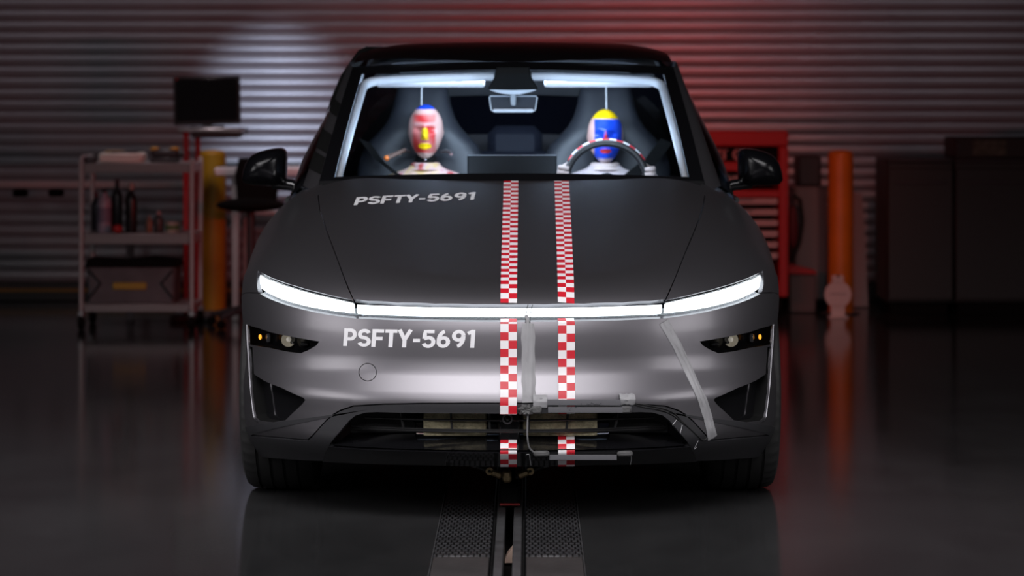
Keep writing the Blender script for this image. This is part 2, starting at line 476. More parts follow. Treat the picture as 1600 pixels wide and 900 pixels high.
def resample(poly, step):
    out = []
    for i, a in enumerate(poly):
        b = poly[(i + 1) % len(poly)]; k = max(1, int(math.ceil(math.dist(a, b) / step)))
        out += [(a[0] + (b[0] - a[0]) * j / k, a[1] + (b[1] - a[1]) * j / k) for j in range(k)]
    return out
def inside(P, poly):
    r = np.zeros(len(P), bool); x, y = P[:, 0], P[:, 1]
    for i in range(len(poly)):
        (x0, y0), (x1, y1) = poly[i], poly[(i + 1) % len(poly)]
        if y0 == y1: continue
        r ^= ((y0 > y) != (y1 > y)) & (x < (x1 - x0) * (y - y0) / (y1 - y0) + x0)
    return r
def near(P, poly, d):
    r = np.zeros(len(P), bool)
    for i in range(len(poly)):
        a = np.array(poly[i]); b = np.array(poly[(i + 1) % len(poly)]); ab = b - a
        t = np.clip(((P - a) @ ab) / max(ab @ ab, 1e-12), 0, 1); r |= np.linalg.norm(P - a - t[:, None] * ab, axis=1) < d
    return r

def panel(name, mat_, parent, chart, outer, holes=(), off=0.0, thick=.012, step=.022, to2=True):
    """cuts the outline (3D points or chart points) out of the body surface and turns its edges in by `thick`"""
    if to2:
        outer = [chart.to2(p) for p in outer]; holes = [[chart.to2(p) for p in h] for h in holes]
    loops = [resample(l, step) for l in [outer] + list(holes)]
    pts = []; edges = []
    for l in loops:
        n = len(pts); pts += l; edges += [(n + i, n + (i + 1) % len(l)) for i in range(len(l))]
    A = np.array(outer); lo, hi = A.min(0), A.max(0)
    gx, gy = np.meshgrid(np.arange(lo[0], hi[0] + step, step), np.arange(lo[1], hi[1] + step, step))
    g = np.stack([gx.ravel(), gy.ravel()], -1); g[:, 0] += (np.round(g[:, 1] / step) % 2) * step * .5
    keep = inside(g, loops[0])
    for h in loops[1:]: keep &= ~inside(g, h)
    g = g[keep]
    for l in loops: g = g[~near(g, l, step * .55)]
    res = delaunay_2d_cdt([Vector(p) for p in pts] + [Vector(p) for p in g], edges, [], 0, 1e-7)
    q = np.array([tuple(v) for v in res[0]]); T = np.array(res[2])
    cen = q[T].mean(1); keep = inside(cen, loops[0])
    for h in loops[1:]: keep &= ~inside(cen, h)
    T = T[keep]
    used = np.unique(T); remap = -np.ones(len(q), int); remap[used] = np.arange(len(used)); q = q[used]; T = remap[T]
    P, N = onto(chart, q, off)
    if callable(off):                                   # the offset bends the surface: take the normals from the mesh
        fn = np.cross(P[T[:, 1]] - P[T[:, 0]], P[T[:, 2]] - P[T[:, 0]])
        fl = np.sum(fn * N[T[:, 0]], 1) < 0; fn[fl] *= -1; vn = np.zeros_like(P)
        for k in range(3): np.add.at(vn, T[:, k], fn)
        Nn = vn / np.maximum(np.linalg.norm(vn, axis=1, keepdims=True), 1e-12)
    else: Nn = N
    fn = np.cross(P[T[:, 1]] - P[T[:, 0]], P[T[:, 2]] - P[T[:, 0]])
    fl = np.sum(fn * N[T[:, 0]], 1) < 0; T[fl] = T[fl][:, ::-1]
    Fc = [tuple(t) for t in T]; VV = [P]; NN = [Nn]
    if thick:
        cnt = {}
        for t in Fc:
            for i in range(3):
                e = (t[i], t[(i + 1) % 3]); cnt[e] = cnt.get(e, 0) + 1
        bd = [e for e in cnt if (e[1], e[0]) not in cnt]
        ids = sorted({i for e in bd for i in e}); mp = {v: k for k, v in enumerate(ids)}; n0 = len(P); m = len(ids)
        VV += [P[ids], P[ids] - N[ids] * thick]; NN += [np.zeros((2 * m, 3))]
        Fc += [(n0 + mp[b], n0 + mp[a], n0 + m + mp[a], n0 + m + mp[b]) for a, b in bd]
    return mk(name, np.concatenate(VV), Fc, mat_, parent, 180, normals=np.concatenate(NN))

def mir(pts): return [(-p[0], p[1], p[2]) for p in pts]
def sym(left):
    """left half from top centre to bottom centre -> whole outline"""
    return list(left) + [(-p[0], p[1], p[2]) for p in reversed(left) if abs(p[0]) > 1e-4]
def HH(pts): return [tuple(H(*p)) for p in pts]
def H0(py): p = H(795.4, py); return (0.0, p[1], p[2])

car = thing('car', (0, 2.37, 0), 'dark grey crossover car with lit light bar and red white checkered tape', 'car')
WHY, WHZ, WHR = .87, .357, .357
def arch(a0, a1, r=.405, n=14, x=-.955, yc=WHY):
    """points on the wheel arch, angle measured from straight ahead over the top"""
    return [(x, yc - r * math.cos(math.radians(a0 + (a1 - a0) * i / n)), WHZ + r * math.sin(math.radians(a0 + (a1 - a0) * i / n))) for i in range(n + 1)]

# ---- bonnet
hood_seam = [(552.5, 467.5), (546, 452), (540, 437), (527, 402), (515, 370), (507, 348), (500.5, 326), (498, 306)]
_sx = spl([(-p[1], p[0]) for p in hood_seam]); hood_seam = [(float(_sx(-r)), r) for r in np.linspace(467.5, 306, 34)]
hl = [H0(475.6)] + HH([(740, 475.4), (680, 474.6), (620, 472.8), (575, 470.2)]) + HH(hood_seam)
rear = [(-.735, 1.37), (-.71, 1.385), (-.60, 1.37), (-.40, 1.34), (-.20, 1.325), (0, 1.32)]
rear3 = [(x, y, 1.07) for x, y in rear]
hood = panel('hood', M_paint, car, TOP, sym(hl + rear3), thick=.02, step=.03)

# ---- front bumper with its openings
GAPZ = .70
fang_lamp = HH([(387, 507.5), (405, 513), (424, 519.5), (460, 527), (499, 533.5), (494, 540), (482, 547), (470, 552), (452, 550), (420, 543.5), (388.6, 538)])
vent = HH([(389, 541), (394.5, 542.5), (395.5, 560), (397, 584.5), (413, 595), (440, 606), (474, 621.5), (477, 625), (472, 632), (446, 656.5), (425, 660), (404, 657.5), (398, 652), (392, 600)])
tow = [tuple(H(574.5 + 14.3 * math.cos(a), 581.5 + 14.3 * math.sin(a))) for a in np.linspace(0, 2 * math.pi, 29)[:-1]]
tow_in = [tuple(H(574.5 + 13.2 * math.cos(a), 581.5 + 13.2 * math.sin(a))) for a in np.linspace(0, 2 * math.pi, 29)[:-1]]
bump_top = [H0(503)] + HH([(700, 502.5), (620, 500.5), (553, 497.5), (500, 490), (450, 477.5), (420, 466.5), (405, 458.5)])
side_seam = [(-.93, .60, .715), (-.955, .668, .703)]
bump_low = HH([(378, 676), (392, 678.5), (406, 680.2), (440, 683), (470, 686), (480, 686.5), (487, 681), (495, 672), (509, 656.5), (520, 647), (531, 640.5), (552, 633.5), (600, 630.5), (660, 629.3), (730, 629)]) + [H0(629)]
arch_b = [p for p in arch(58, -8)]
bl = bump_top + side_seam + arch_b[1:] + bump_low[1:]
bumper = panel('front_bumper', M_paint, car, CYL, sym(bl), [fang_lamp, mir(fang_lamp), vent, mir(vent), tow], thick=.006)
panel('tow_eye_cover', M_paint, bumper, CYL, tow_in, thick=.006, step=.012)
# sloping ledge between the bumper and the light
drl_low = HH([(555, 488.3), (515, 483.5), (480, 477.5), (450, 470), (425, 461.5), (412, 455), (404, 448.5)])
ledge_top = [H0(491.6)] + HH([(700, 491.3), (620, 490)]) + drl_low
lt2 = np.array([CYL.to2(p) for p in sym(ledge_top)]); lb2 = np.array([CYL.to2(p) for p in sym(bump_top)])
lt2 = lt2[np.argsort(lt2[:, 0])]; lb2 = lb2[np.argsort(lb2[:, 0])]
def ledge_off(q, p):
    a = np.interp(q[:, 0], lt2[:, 0], lt2[:, 1]); b = np.interp(q[:, 0], lb2[:, 0], lb2[:, 1])
    return -.004 - .028 * np.clip((q[:, 1] - b) / np.maximum(a - b, .004), 0, 1)
def closed_band(top, low): return list(top) + list(reversed(low))
panel('light_ledge', M_paint, bumper, CYL, closed_band([(-p[0], p[1], p[2]) for p in reversed(ledge_top)] + ledge_top[1:], [(-p[0], p[1], p[2]) for p in reversed(bump_top)] + bump_top[1:]), off=ledge_off, thick=.0, step=.012)

# ---- light bar and the two outer running lights
bar_l = [H0(477.6)] + HH([(740, 477.3), (680, 476.6), (620, 475), (556, 472.6), (556, 487.6), (620, 489.3), (700, 490.5)]) + [H0(491)]
light_bar = panel('light_bar', M_led, car, CYL, sym(bar_l), off=-.014, thick=.01, step=.02)
drl = HH([(402.5, 425.5), (425, 436.3), (450, 445.3), (480, 454), (515, 462.5), (550.5, 470.5), (550.5, 486.6), (515, 482.6), (480, 476.6), (450, 468.8), (425, 460.3), (411, 453.2), (403.3, 447)])
housing = HH([(399.5, 420), (425, 433.5), (450, 443), (480, 452), (515, 460.5), (553, 468.5), (620, 472.5), (700, 474.5)])
hs = [H0(475.2)] + housing[::-1]
for s in (1, -1):
    f = (lambda l: l) if s == 1 else mir
    h = panel('running_light', M_led, car, CYL, f(drl), off=-.014, thick=.01, step=.02)
    P = HH([(402, 424), (425, 435), (450, 444.2), (480, 453), (515, 461.6), (551, 469.6)]); n = grad(np.array(P))
    MB().tube(f([tuple(p - k * .010) for p, k in zip(np.array(P), n)]), .0025, 6).build('lens_rim', M_black, h)
panel('light_housing', M_black, car, CYL, closed_band([(-p[0], p[1], p[2]) for p in reversed(hs)] + hs[1:], [(-p[0], p[1], p[2]) for p in reversed(bump_top)] + bump_top[1:]), off=-.036, thick=0, step=.025)

# ---- fenders
drl_top = HH([(551, 468.8), (515, 461), (480, 452.3), (450, 443.3), (425, 434.3), (403, 423.3)])
fl = [(-.725, 1.395, 1.07), (-.738, 1.37, 1.07)] + [tuple(np.array(H(px - 1.7, py + .4))) for px, py in reversed(hood_seam)] + drl_top + HH([(401, 435), (402, 450), (403.5, 457)]) + [(-.93, .60, .720), (-.955, .668, .708)] + arch(60, 180)[0:] + [(-.95, 1.30, .255), (-.95, 1.46, .255), (-.96, 1.46, .6), (-.93, 1.46, .86), (-.86, 1.50, .99), (-.80, 1.60, 1.045), (-.74, 1.56, 1.07)]
fenders = []
for s in (1, -1):
    fenders.append(panel('fender', M_paint, car, Rad(-s), fl if s == 1 else mir(fl), thick=.02, step=.03))

# ---- flanks: doors, sills, quarters (in the chart of the flank: distance along the car, height angle)
def ph(z, x=.95): return math.atan2(z - .5, x) * .75
for s in (-1, 1):
    ch = Rad(s)
    d1 = [(1.466, ph(.27)), (2.55, ph(.27)), (2.55, ph(.60)), (2.55, ph(1.0, .87)), (1.52, ph(1.0, .87)), (1.466, ph(.86, .93))]
    dr = panel('front_door', M_paint, car, ch, d1, thick=.02, step=.06, to2=False)
    d2 = [(2.558, ph(.27)), (3.33, ph(.27))] + [ch.to2((s * .955, p[1], p[2])) for p in arch(0, 55, yc=3.76, n=8)] + [(3.62, ph(.86, .94)), (3.62, ph(1.0, .87)), (2.558, ph(1.0, .87))]
    panel('rear_door', M_paint, car, ch, d2, thick=.02, step=.06, to2=False)
    d3 = [(3.628, ph(1.0, .87)), (3.628, ph(.84, .94))] + [ch.to2((s * .955, p[1], p[2])) for p in arch(68, 180, yc=3.76, n=10)] + [(4.3, ph(.3)), (4.62, ph(.3)), (4.62, ph(1.02, .8)), (4.0, ph(1.02, .86))]
    panel('rear_quarter', M_paint, car, ch, d3, thick=.02, step=.06, to2=False)
    MB().box((s * .90, 2.36, .225), (.10, 2.1, .09), .02).build('sill', M_satin, car)
    for yy, w in ((2.10, .17), (3.15, .17)):
        MB().box((s * .968, yy + .28, .86), (.012, .17, .03), .004).build('door_handle', M_satin, car)
# rear end closing panel
MB().grid(lambda u, v: (-.75 + 1.5 * u, 4.63 + .06 * math.sin(math.pi * v) - .10 * (2 * u - 1) ** 4, .25 + .96 * v), 13, 9).build('tailgate', M_paint, car)
MB().box((0, 4.70, .95), (1.36, .04, .05), .012).build('tail_light', mat('red_tail_light', (.3, .005, .005), .3, emit=(1, .05, .04), es=3.0), car)

# ---- dark liner and floor pan that close the nose and the underside
lin = [(t, z) for t, z in [(-1.12, .22), (1.12, .22), (1.12, .66), (.9, .70), (0, .66), (-.9, .70), (-1.12, .66)]]
panel('nose_liner', M_matt, car, CYL, lin, off=-.16, thick=0, step=.05, to2=False)
MB().box((0, 2.4, .21), (1.34, 4.2, .05), .01).build('floor_pan', M_matt, car)
for s in (-1, 1):
    for yc in (WHY, 3.76):
        V = []
        for i in range(19):
            a = math.pi * i / 18
            for x in (.58, .84): V.append((s * x, yc - .42 * math.cos(a), WHZ - .05 + .42 * math.sin(a)))
        Fq = [(2 * i, 2 * i + 1, 2 * i + 3, 2 * i + 2) for i in range(18)] + [tuple(2 * i for i in range(19))]
        mk('wheel_arch_liner', V, Fq, M_matt, car)

# ---- lower valance, lip, grille
open_l = HH([(740, 646), (650, 645.2), (590, 643.8), (572, 644.5), (556, 649), (546, 657), (530, 676), (514, 696.5), (560, 700.5), (650, 703.5), (740, 705.5)])
val_top = HH([(378, 678), (392, 680.5), (406, 682.2), (440, 685), (470, 688), (481, 688.6), (488, 683), (496, 674), (510, 658.5), (521, 649), (532, 642.5), (552, 635.5), (600, 632.5), (660, 631.3), (730, 631)]) + [H0(631)]
val = val_top[::-1] + [(-.945, .49, .262), (-.92, .50, .235)] + HH([(402, 712), (440, 716), (505, 719.5), (560, 721.5), (660, 723)]) + [H0(724)]
opening = [H0(646.2)] + open_l + [H0(706)]
valance = panel('lower_valance', M_lip, car, CYL, sym(val), [sym(opening)], off=.002, thick=.014)
lip_l = [H0(705)] + HH([(740, 704.5), (650, 702.5), (560, 699.5), (515, 695.8), (507, 712), (505.5, 718.5), (560, 721), (660, 723.5), (740, 725.3)]) + [H0(726)]
lip = panel('front_lip', M_black, car, CYL, sym(lip_l), off=.008, thick=.02)
def arc_bar(mb, z, dep, half, th, hz, n=28):
    """thin bar following the nose at height z, dep behind the surface"""
    q = np.stack([np.linspace(-half, half, n), np.full(n, z)], -1); P, N = onto(CYL, q, -dep)
    mb.tube([tuple(p) for p in P], hz, 6, flat=1.0)
    return P
shelf_v = []
q = np.linspace(-.585, .585, 40)
for dep, z in ((-.006, .2485), (.06, .262), (.13, .279), (.17, .281)):
    P, _ = onto(CYL, np.stack([q, np.full(40, z)], -1), -dep); P[:, 2] = z; shelf_v.append(P)
V = np.concatenate(shelf_v); Fq = [(j * 40 + i, j * 40 + i + 1, (j + 1) * 40 + i + 1, (j + 1) * 40 + i) for j in range(3) for i in range(39)]
mk('lip_shelf', V, Fq, M_black, lip)
gm = MB(); arc_bar(gm, .3376, .075, .50, .006, .0035)
grille = gm.build('lower_grille', M_satin, car)
for z, hw in ((.308, .53), (.2815, .555)):
    m = MB(); arc_bar(m, z, .075, hw, .006, .0035); m.build('grille_slat', M_satin, grille)
for x in (-.40, -.205, -.068, .068, .205, .40):
    t = math.atan2(x, .9) * .9
    P, _ = onto(CYL, np.array([[t * 1.0, .372], [t * .985, .33], [t * .97, .278]]), -.085)
    MB().tube([tuple(p) for p in P], .0045, 6).build('grille_fin', M_satin, grille)
M_rad = mat('khaki_cooler_core', (.46, .41, .26), .7, noise=(40, .35), bump=(180, .6))
for x0, x1 in ((-.283, -.075), (.045, .29)):
    MB().box(((x0 + x1) / 2, .118, .322), (x1 - x0, .03, .078), .004).build('cooler_core', M_rad, grille)
for x0, x1 in ((-.53, -.31), (.33, .53)):
    MB().box(((x0 + x1) / 2, .20, .325), (x1 - x0, .02, .09), .004).build('shutter_panel', M_satin, grille)
MB().box((0, .095, .32), (.07, .04, .10), .006).build('camera_pod', M_black, grille)
cp = at(793, 654.5, .07)
MB().lathe([(.0115, 0), (.017, 0), (.018, -.003), (.017, -.006), (.012, -.006), (.0115, 0)], (cp[0], .072, cp[2]), (0, 1, 0), 28, False).build('camera_ring', M_strip, grille)
MB().ball((cp[0], .075, cp[2]), (.010, .006, .010), 14, 8).build('camera_lens', M_black, grille)

# ---- corner lamps and vents
def recess(name, loop, o0, o1, parent):
    q = np.array(resample([CYL.to2(p) for p in loop], .012)); A, _ = onto(CYL, q, o0); B, _ = onto(CYL, q, o1); n = len(q)
    mk(name, np.concatenate([A, B]), [(i, (i + 1) % n, n + (i + 1) % n, n + i) for i in range(n)], M_matt, parent, 60)
for s in (1, -1):
    f = (lambda l: l) if s == 1 else mir
    lamp = panel('corner_lamp', M_black, car, CYL, f(fang_lamp), off=-.040, thick=0, step=.015)
    panel('lens', M_lens, lamp, CYL, f(fang_lamp), off=-.003, thick=0, step=.015)
    def on(px, py, off):
        p = H(px, py); n = grad(p[None])[0]; p = p + n * off; return Vector((p[0] * s, p[1], p[2])), Vector((n[0] * s, n[1], n[2]))
    p, n = on(395.5, 526.5, -.026); MB().box(p, (.010, .012, .018), .004).build('amber_segment', M_amber, lamp)
    p, n = on(408, 528, -.030); MB().box(p, (.016, .02, .030), .004).build('clear_segment', mat('lamp_grey', (.30, .30, .32), .25, .6), lamp)
    p, n = on(439, 530, -.034)
    MB().lathe([(.005, -.006), (.014, -.002), (.022, .008), (.026, .016), (.024, .016)], p, (0, -1, 0), 24, False).build('reflector', mat('lamp_reflector', (.62, .60, .55), .16, 1.0), lamp)
    MB().ball(p + Vector((0, -.004, 0)), .009, 14, 8).build('projector', mat('lamp_core', (.95, .90, .8), .2, emit=(1, .93, .8), es=.22), lamp)
    p, n = on(466, 538, -.032); MB().box(p, (.030, .02, .016), .005).build('dark_segment', M_satin, lamp)
    v = panel('corner_vent', M_black, car, CYL, f(vent), off=-.045, thick=0, step=.02)
    P, N = [], []
    for px, py in [(386.2, 507), (386.8, 530), (388.3, 560), (391, 600), (396.5, 650), (399, 656), (404, 659)]:
        p = H(px, py); P.append(p + grad(p[None])[0] * .001)
    MB().tube(f([tuple(p) for p in P]), .0016, 6).build('bright_edge', M_edge, v)
    recess('recess_wall', f(vent), -.005, -.046, v); recess('recess_wall', f(fang_lamp), -.005, -.041, lamp)

# ------------------------------------------------------------------ greenhouse
def WS(u, v, off=0.0):
    """windscreen surface, u -1..1 across, v 0..1 from base to header"""
    x = (.738 - .083 * v) * u
    y = 1.28 + .82 * v + .13 * u * u
    z = 1.055 + .48 * v + .015 * math.sin(math.pi * v) - .02 * u * u
    return (x, y + off * .5, z - off * .86)
ZR = spl([(2.05, 1.505), (2.1, 1.535), (2.25, 1.577), (2.45, 1.611), (2.7, 1.625), (3.0, 1.621), (3.5, 1.58), (4.0, 1.49), (4.4, 1.35), (4.66, 1.18)])
XR = spl([(2.0, .66), (2.4, .645), (3.0, .625), (3.8, .57), (4.66, .52)])
def roof_pt(u, y, off=0.0): return (float(XR(y)) * u * (1 - off * 1.0), y, float(ZR(y)) - .016 * u * u - .026 * abs(u) ** 8 - off)
def PO(v): return (.80 - .150 * v, 1.55 + .78 * v, 1.055 + .485 * v + .02 * math.sin(math.pi * v))
ub, vb0, vb1 = .925, .10, .925
def wgrid(u0, u1, v0, v1, nu, nv, off=0.0):
    return MB().grid(lambda a, b: WS(u0 + (u1 - u0) * a, v0 + (v1 - v0) * b, off), nu, nv)
screen = wgrid(-ub, ub, vb0, vb1, 33, 15).build('windshield', M_glass, car, 180)
for nm, a in (('bottom', (-1, 1, 0, vb0, 33, 4)), ('top', (-1, 1, vb1, 1, 33, 4)), ('side', (-1, -ub, vb0, vb1, 4, 15)), ('side', (ub, 1, vb0, vb1, 4, 15))):
    wgrid(*a).build('black_border', M_roof, screen, 180)
MB().grid(lambda a, b: ((2 * a - 1) * .73, 1.31 + .10 * (2 * a - 1) ** 2 + .05 * b - .01, 1.058 + .030 * b - .012 * (2 * a - 1) ** 2), 25, 4).build('cowl', M_satin, car)
roof = MB().grid(lambda a, b: roof_pt(2 * a - 1, (2.10 + .13 * (2 * a - 1) ** 2) * (1 - b) + 4.05 * b), 33, 30).build('roof', M_roof, car, 180)
MB().grid(lambda a, b: roof_pt(2 * a - 1, 4.06 + .58 * b), 25, 10).build('rear_window', mat('rear_glass', (.014, .016, .032), .35), car, 180)
belt = {}
for s in (-1, 1):
    ys = np.linspace(1.50, 4.62, 40)
    B, _ = onto(Rad(s), [(y, ph(1.0, .87)) for y in ys], 0.0)
    belt[s] = B
    pil = MB().grid(lambda a, b: tuple(np.array([s * WS(1, b)[0], *WS(1, b)[1:]]) * (1 - a) + np.array([s * PO(b)[0], *PO(b)[1:]]) * a + np.array([s * .018, -.010, .008]) * math.sin(math.pi * a)), 7, 24).build('front_pillar', M_paint, car, 180)
    def topc(y):
        if y < 2.33: v = (y - 1.55) / .78; p = PO(max(0, v)); return (s * p[0], y, p[2])
        p = roof_pt(s, y); return (p[0], y, p[2] - .0)
    def side(y, t):
        b = np.array([np.interp(y, ys, B[:, i]) for i in range(3)]); T = np.array(topc(y))
        q = b * (1 - t) + T * t; q[0] += s * .035 * math.sin(math.pi * t) * min(1, abs(T[2] - b[2]) / .3); return tuple(q)
    for y0, y1, nm, m_ in ((1.60, 2.68, 'front_side_window', M_tint), (2.76, 3.62, 'rear_side_window', M_tint), (3.66, 4.15, 'quarter_window', M_tint)):
        MB().grid(lambda a, b: side(y0 + (y1 - y0) * a, b), 16, 9).build(nm, m_, car, 180)
    for y0, y1, nm in ((2.68, 2.76, 'door_pillar'), (3.62, 3.66, 'door_pillar'), (4.15, 4.62, 'rear_pillar'), (1.55, 1.60, 'window_corner')):
        MB().grid(lambda a, b: side(y0 + (y1 - y0) * a, b), 5, 9).build(nm, M_black, car, 180)
    MB().tube([tuple(np.array(side(y, 0)) + np.array([s * .004, 0, 0])) for y in np.linspace(1.62, 4.3, 24)], .011, 6).build('belt_moulding', M_satin, car)
    # shoulder strip between the flank and the windows / cowl
    MB().grid(lambda a, b: tuple(np.array(side(1.5 + 3.1 * a, 0)) * (1 - b) + np.array([s * .70, 1.5 + 3.1 * a, 1.03]) * b - np.array([0, 0, .006])), 24, 3).build('window_sill', M_satin, car)
MB().tube([at(px, py, 2.55) for px, py in ((577, 77), (566, 84), (555, 99), (539, 122), (523, 157), (508, 196), (496, 235))], [.016, .022, .022, .021, .018, .012, .004], 8).build('pillar_tape_band', M_matt, car)
MB().box((at(587, 76, 2.75)[0], 2.75, at(587, 76, 2.75)[2] - .010), (.082, .28, .034), .006).build('roof_rail_pad', M_matt, car)
# black tape patches on the pillar
for v0, v1 in ((.12, .24), (.27, .41), (.55, .66)):
    MB().grid(lambda a, b: tuple(np.array([-WS(1, v0 + (v1 - v0) * b)[0], *WS(1, v0 + (v1 - v0) * b)[1:]]) * (1 - a) + np.array([-PO(v0 + (v1 - v0) * b)[0], *PO(v0 + (v1 - v0) * b)[1:]]) * a + np.array([-.021, -.013, .011]) * math.sin(math.pi * a) + np.array([-.001, -.002, .001])) if a < .99 else (-PO(v0 + (v1 - v0) * b)[0], *PO(v0 + (v1 - v0) * b)[1:]), 6, 5).build('black_tape_patch', M_matt, car)

# ------------------------------------------------------------------ mirrors
mo = [(378.5, 281), (380, 268), (384, 255.5), (389, 247.5), (395, 242), (405, 237), (416, 233.8), (428, 231.8), (438, 231.2), (444, 233), (447, 238), (448, 246), (447.5, 268), (446.5, 283), (440, 289), (425, 291), (400, 290), (384, 288)]
mp = [at(px, py, 1.78) for px, py in mo]
cx = sum(p[0] for p in mp) / len(mp); cz = sum(p[2] for p in mp) / len(mp)
for s in (-1, 1):
    V = []; Fq = []; n = len(mp)
    rings = [(.93, .055), (1.0, .045), (1.0, -.01), (.97, -.045), (.88, -.08), (.72, -.105), (.45, -.122), (.15, -.128)]
    for k, dy in rings:
        for p in mp: V.append((s * abs(cx + (p[0] - cx) * k) , 1.78 + dy - .05 * (abs(p[0]) - .9), cz + (p[2] - cz) * k))
    for j in range(len(rings) - 1):
        for i in range(n): Fq.append((j * n + i, j * n + (i + 1) % n, (j + 1) * n + (i + 1) % n, (j + 1) * n + i))
    Fq += [tuple(range(n)), tuple(range((len(rings) - 1) * n, len(rings) * n))]
    capo = fix_normals(mk('side_mirror', V, Fq, M_mcap, car, 50))
    gl = [(s * abs(cx + (p[0] - cx) * .9), 1.838 - .05 * (abs(p[0]) - .9), cz + (p[2] - cz) * .9) for p in mp]
    mk('mirror_glass', gl, [tuple(range(n)) if s < 0 else tuple(reversed(range(n)))], M_chrome, capo)
    a = at(440, 285, 1.78); b = at(476, 297, 1.74)
    MB().tube([(s * abs(a[0]) + s * .03, 1.77, a[2] - .002), (s * abs(a[0]) * .95, 1.75, a[2] - .010), (s * abs(b[0]), 1.74, b[2]), (s * (abs(b[0]) - .05), 1.74, b[2] - .012)], [.024, .023, .021, .026], 10, flat=.8).build('mirror_arm', M_black, capo)

# ------------------------------------------------------------------ wheels
def wheel(s, yc):
    n = 144; xo, xi = s * .938, s * .683; xm = (xo + xi) / 2; hw = .1275; V = []
    prof = [(-hw * .80, .235), (-hw * 1.0, .275), (-hw * 1.0, .315), (-hw * .93, .340), (-hw * .80, .3515)]
    prof += [(-.074, .3545), (-.073, .3475), (-.065, .3475), (-.064, .3555)]
    prof += [(-.028, .357), (-.027, .349), (-.018, .349), (-.017, .357), (.017, .357), (.018, .349), (.027, .349), (.028, .357)]
    prof += [(.064, .3555), (.065, .3475), (.073, .3475), (.074, .3545), (hw * .80, .3515), (hw * .93, .340), (hw, .315), (hw, .275), (hw * .80, .235)]
    lugs = {3, 4, len(prof) - 5, len(prof) - 4}
    for k, (h, r) in enumerate(prof):
        for i in range(n):
            rr = r - (.005 if (k in lugs and i % 3 == 0) else 0); t = 2 * math.pi * i / n
            V.append((xm + h, yc + rr * math.cos(t), WHZ + rr * math.sin(t)))
    Fq = [(k * n + i, k * n + (i + 1) % n, (k + 1) * n + (i + 1) % n, (k + 1) * n + i) for k in range(len(prof) - 1) for i in range(n)]
    t = fix_normals(mk('wheel', V, Fq, M_rubber, car, 30))
    m = MB(); m.lathe([(.235, -.11), (.235, .10), (.225, .105), (.215, .02), (.06, .045), (.03, .06), (.001, .06)], (xm, yc, WHZ), (s, 0, 0), 40)
    for k in range(5):
        a = 2 * math.pi * k / 5; d = Vector((0, math.cos(a), math.sin(a)))
        m.tube([Vector((xm + s * .075, yc, WHZ)) + d * .04, Vector((xm + s * .09, yc, WHZ)) + d * .14, Vector((xm + s * .10, yc, WHZ)) + d * .225], [.026, .020, .024], 8)
    m.build('rim', mat('dark_alloy', (.08, .08, .085), .35, .8), t)
for yc in (WHY, 3.76):
    for s in (-1, 1): wheel(s, yc)

# ------------------------------------------------------------------ cabin
M_dash = mat('dark_dashboard', (.012, .012, .014), .7)
M_trim = mat('pale_grey_trim', (.62, .64, .68), .75)
M_seat = mat('charcoal_seat', (.013, .0145, .019), .45, spec=.35, bump=(500, .08))
M_head = mat('grey_headliner', (.33, .34, .37), .9)
M_navy = mat('dark_cabin_trim', (.016, .019, .036), .7)
dash = MB().grid(lambda a, b: ((2 * a - 1) * (.70 - .02 * b), 1.36 + .42 * b + .12 * (2 * a - 1) ** 2 * (1 - b), 1.035 - .02 * b - .05 * b ** 6), 17, 10).build('dashboard', M_dash, car)
MB().box((0, 1.86, .93), (1.36, .14, .16), .04).build('dash_fascia', M_dash, dash)
MB().box((0, 1.72, 1.035), (1.2, .07, .02), .004).build('light_strip_holder', M_matt, dash)
c0 = at(730, 242, 1.92); c1 = at(870, 242, 1.92)
scr = MB().box(((c0[0] + c1[0]) / 2, 1.92, c0[2] - .115), (c1[0] - c0[0], .018, .23), .006).build('centre_screen', mat('screen_back', (.006, .0065, .0075), .6, spec=.2), car)
MB().box(((c0[0] + c1[0]) / 2, 1.921, c0[2] - .002), (c1[0] - c0[0] - .004, .015, .005), .002).build('screen_edge', mat('screen_rim', (.35, .37, .40), .35, .6), scr)
# pale trim inside the screen edge
def trim_path(s):
    P = [WS(s * .915, v, .045) for v in np.linspace(.06, .875, 12)]
    for a in np.linspace(0, math.pi / 2, 6): P.append(WS(s * (.805 + .11 * math.cos(a)), 0.885 + .062 * math.sin(a), .045))
    P += [WS(s * u, .949 + .012 * (1 - u / .8), .045) for u in np.linspace(.74, .115, 9)]
    return P
for s in (-1, 1):
    p = trim_path(s); MB().tube(p, [.013 + .007 * min(1, i / 14) for i in range(len(p))], 10).build('pillar_trim', M_trim, car)
    a = at(585, 128, 2.22); b = at(757, 125, 2.22); xm = (a[0] + b[0]) / 2; w = b[0] - a[0]
    xv = s * abs(xm) + (0.0 if s < 0 else .012)
    R = Matrix.Rotation(math.radians(-14), 3, 'X')
    vis = MB().box((xv, 2.28, a[2] + .006), (w, .17, .018), .008, R).build('sun_visor', M_trim, car)
    MB().tube([(xv - w / 2, 2.20, a[2] + .020), (xv + w / 2, 2.20, a[2] + .020)], .004, 6).build('visor_rod', M_navy, vis)
    MB().box((xv + s * -.12, 2.195, a[2] + .012), (.03, .02, .024), .004).build('visor_clip', M_trim, vis)
MB().grid(lambda a, b: roof_pt((2 * a - 1) * .94, 2.26 + 1.95 * b, .035), 17, 14).build('headliner', M_head, car, 180)
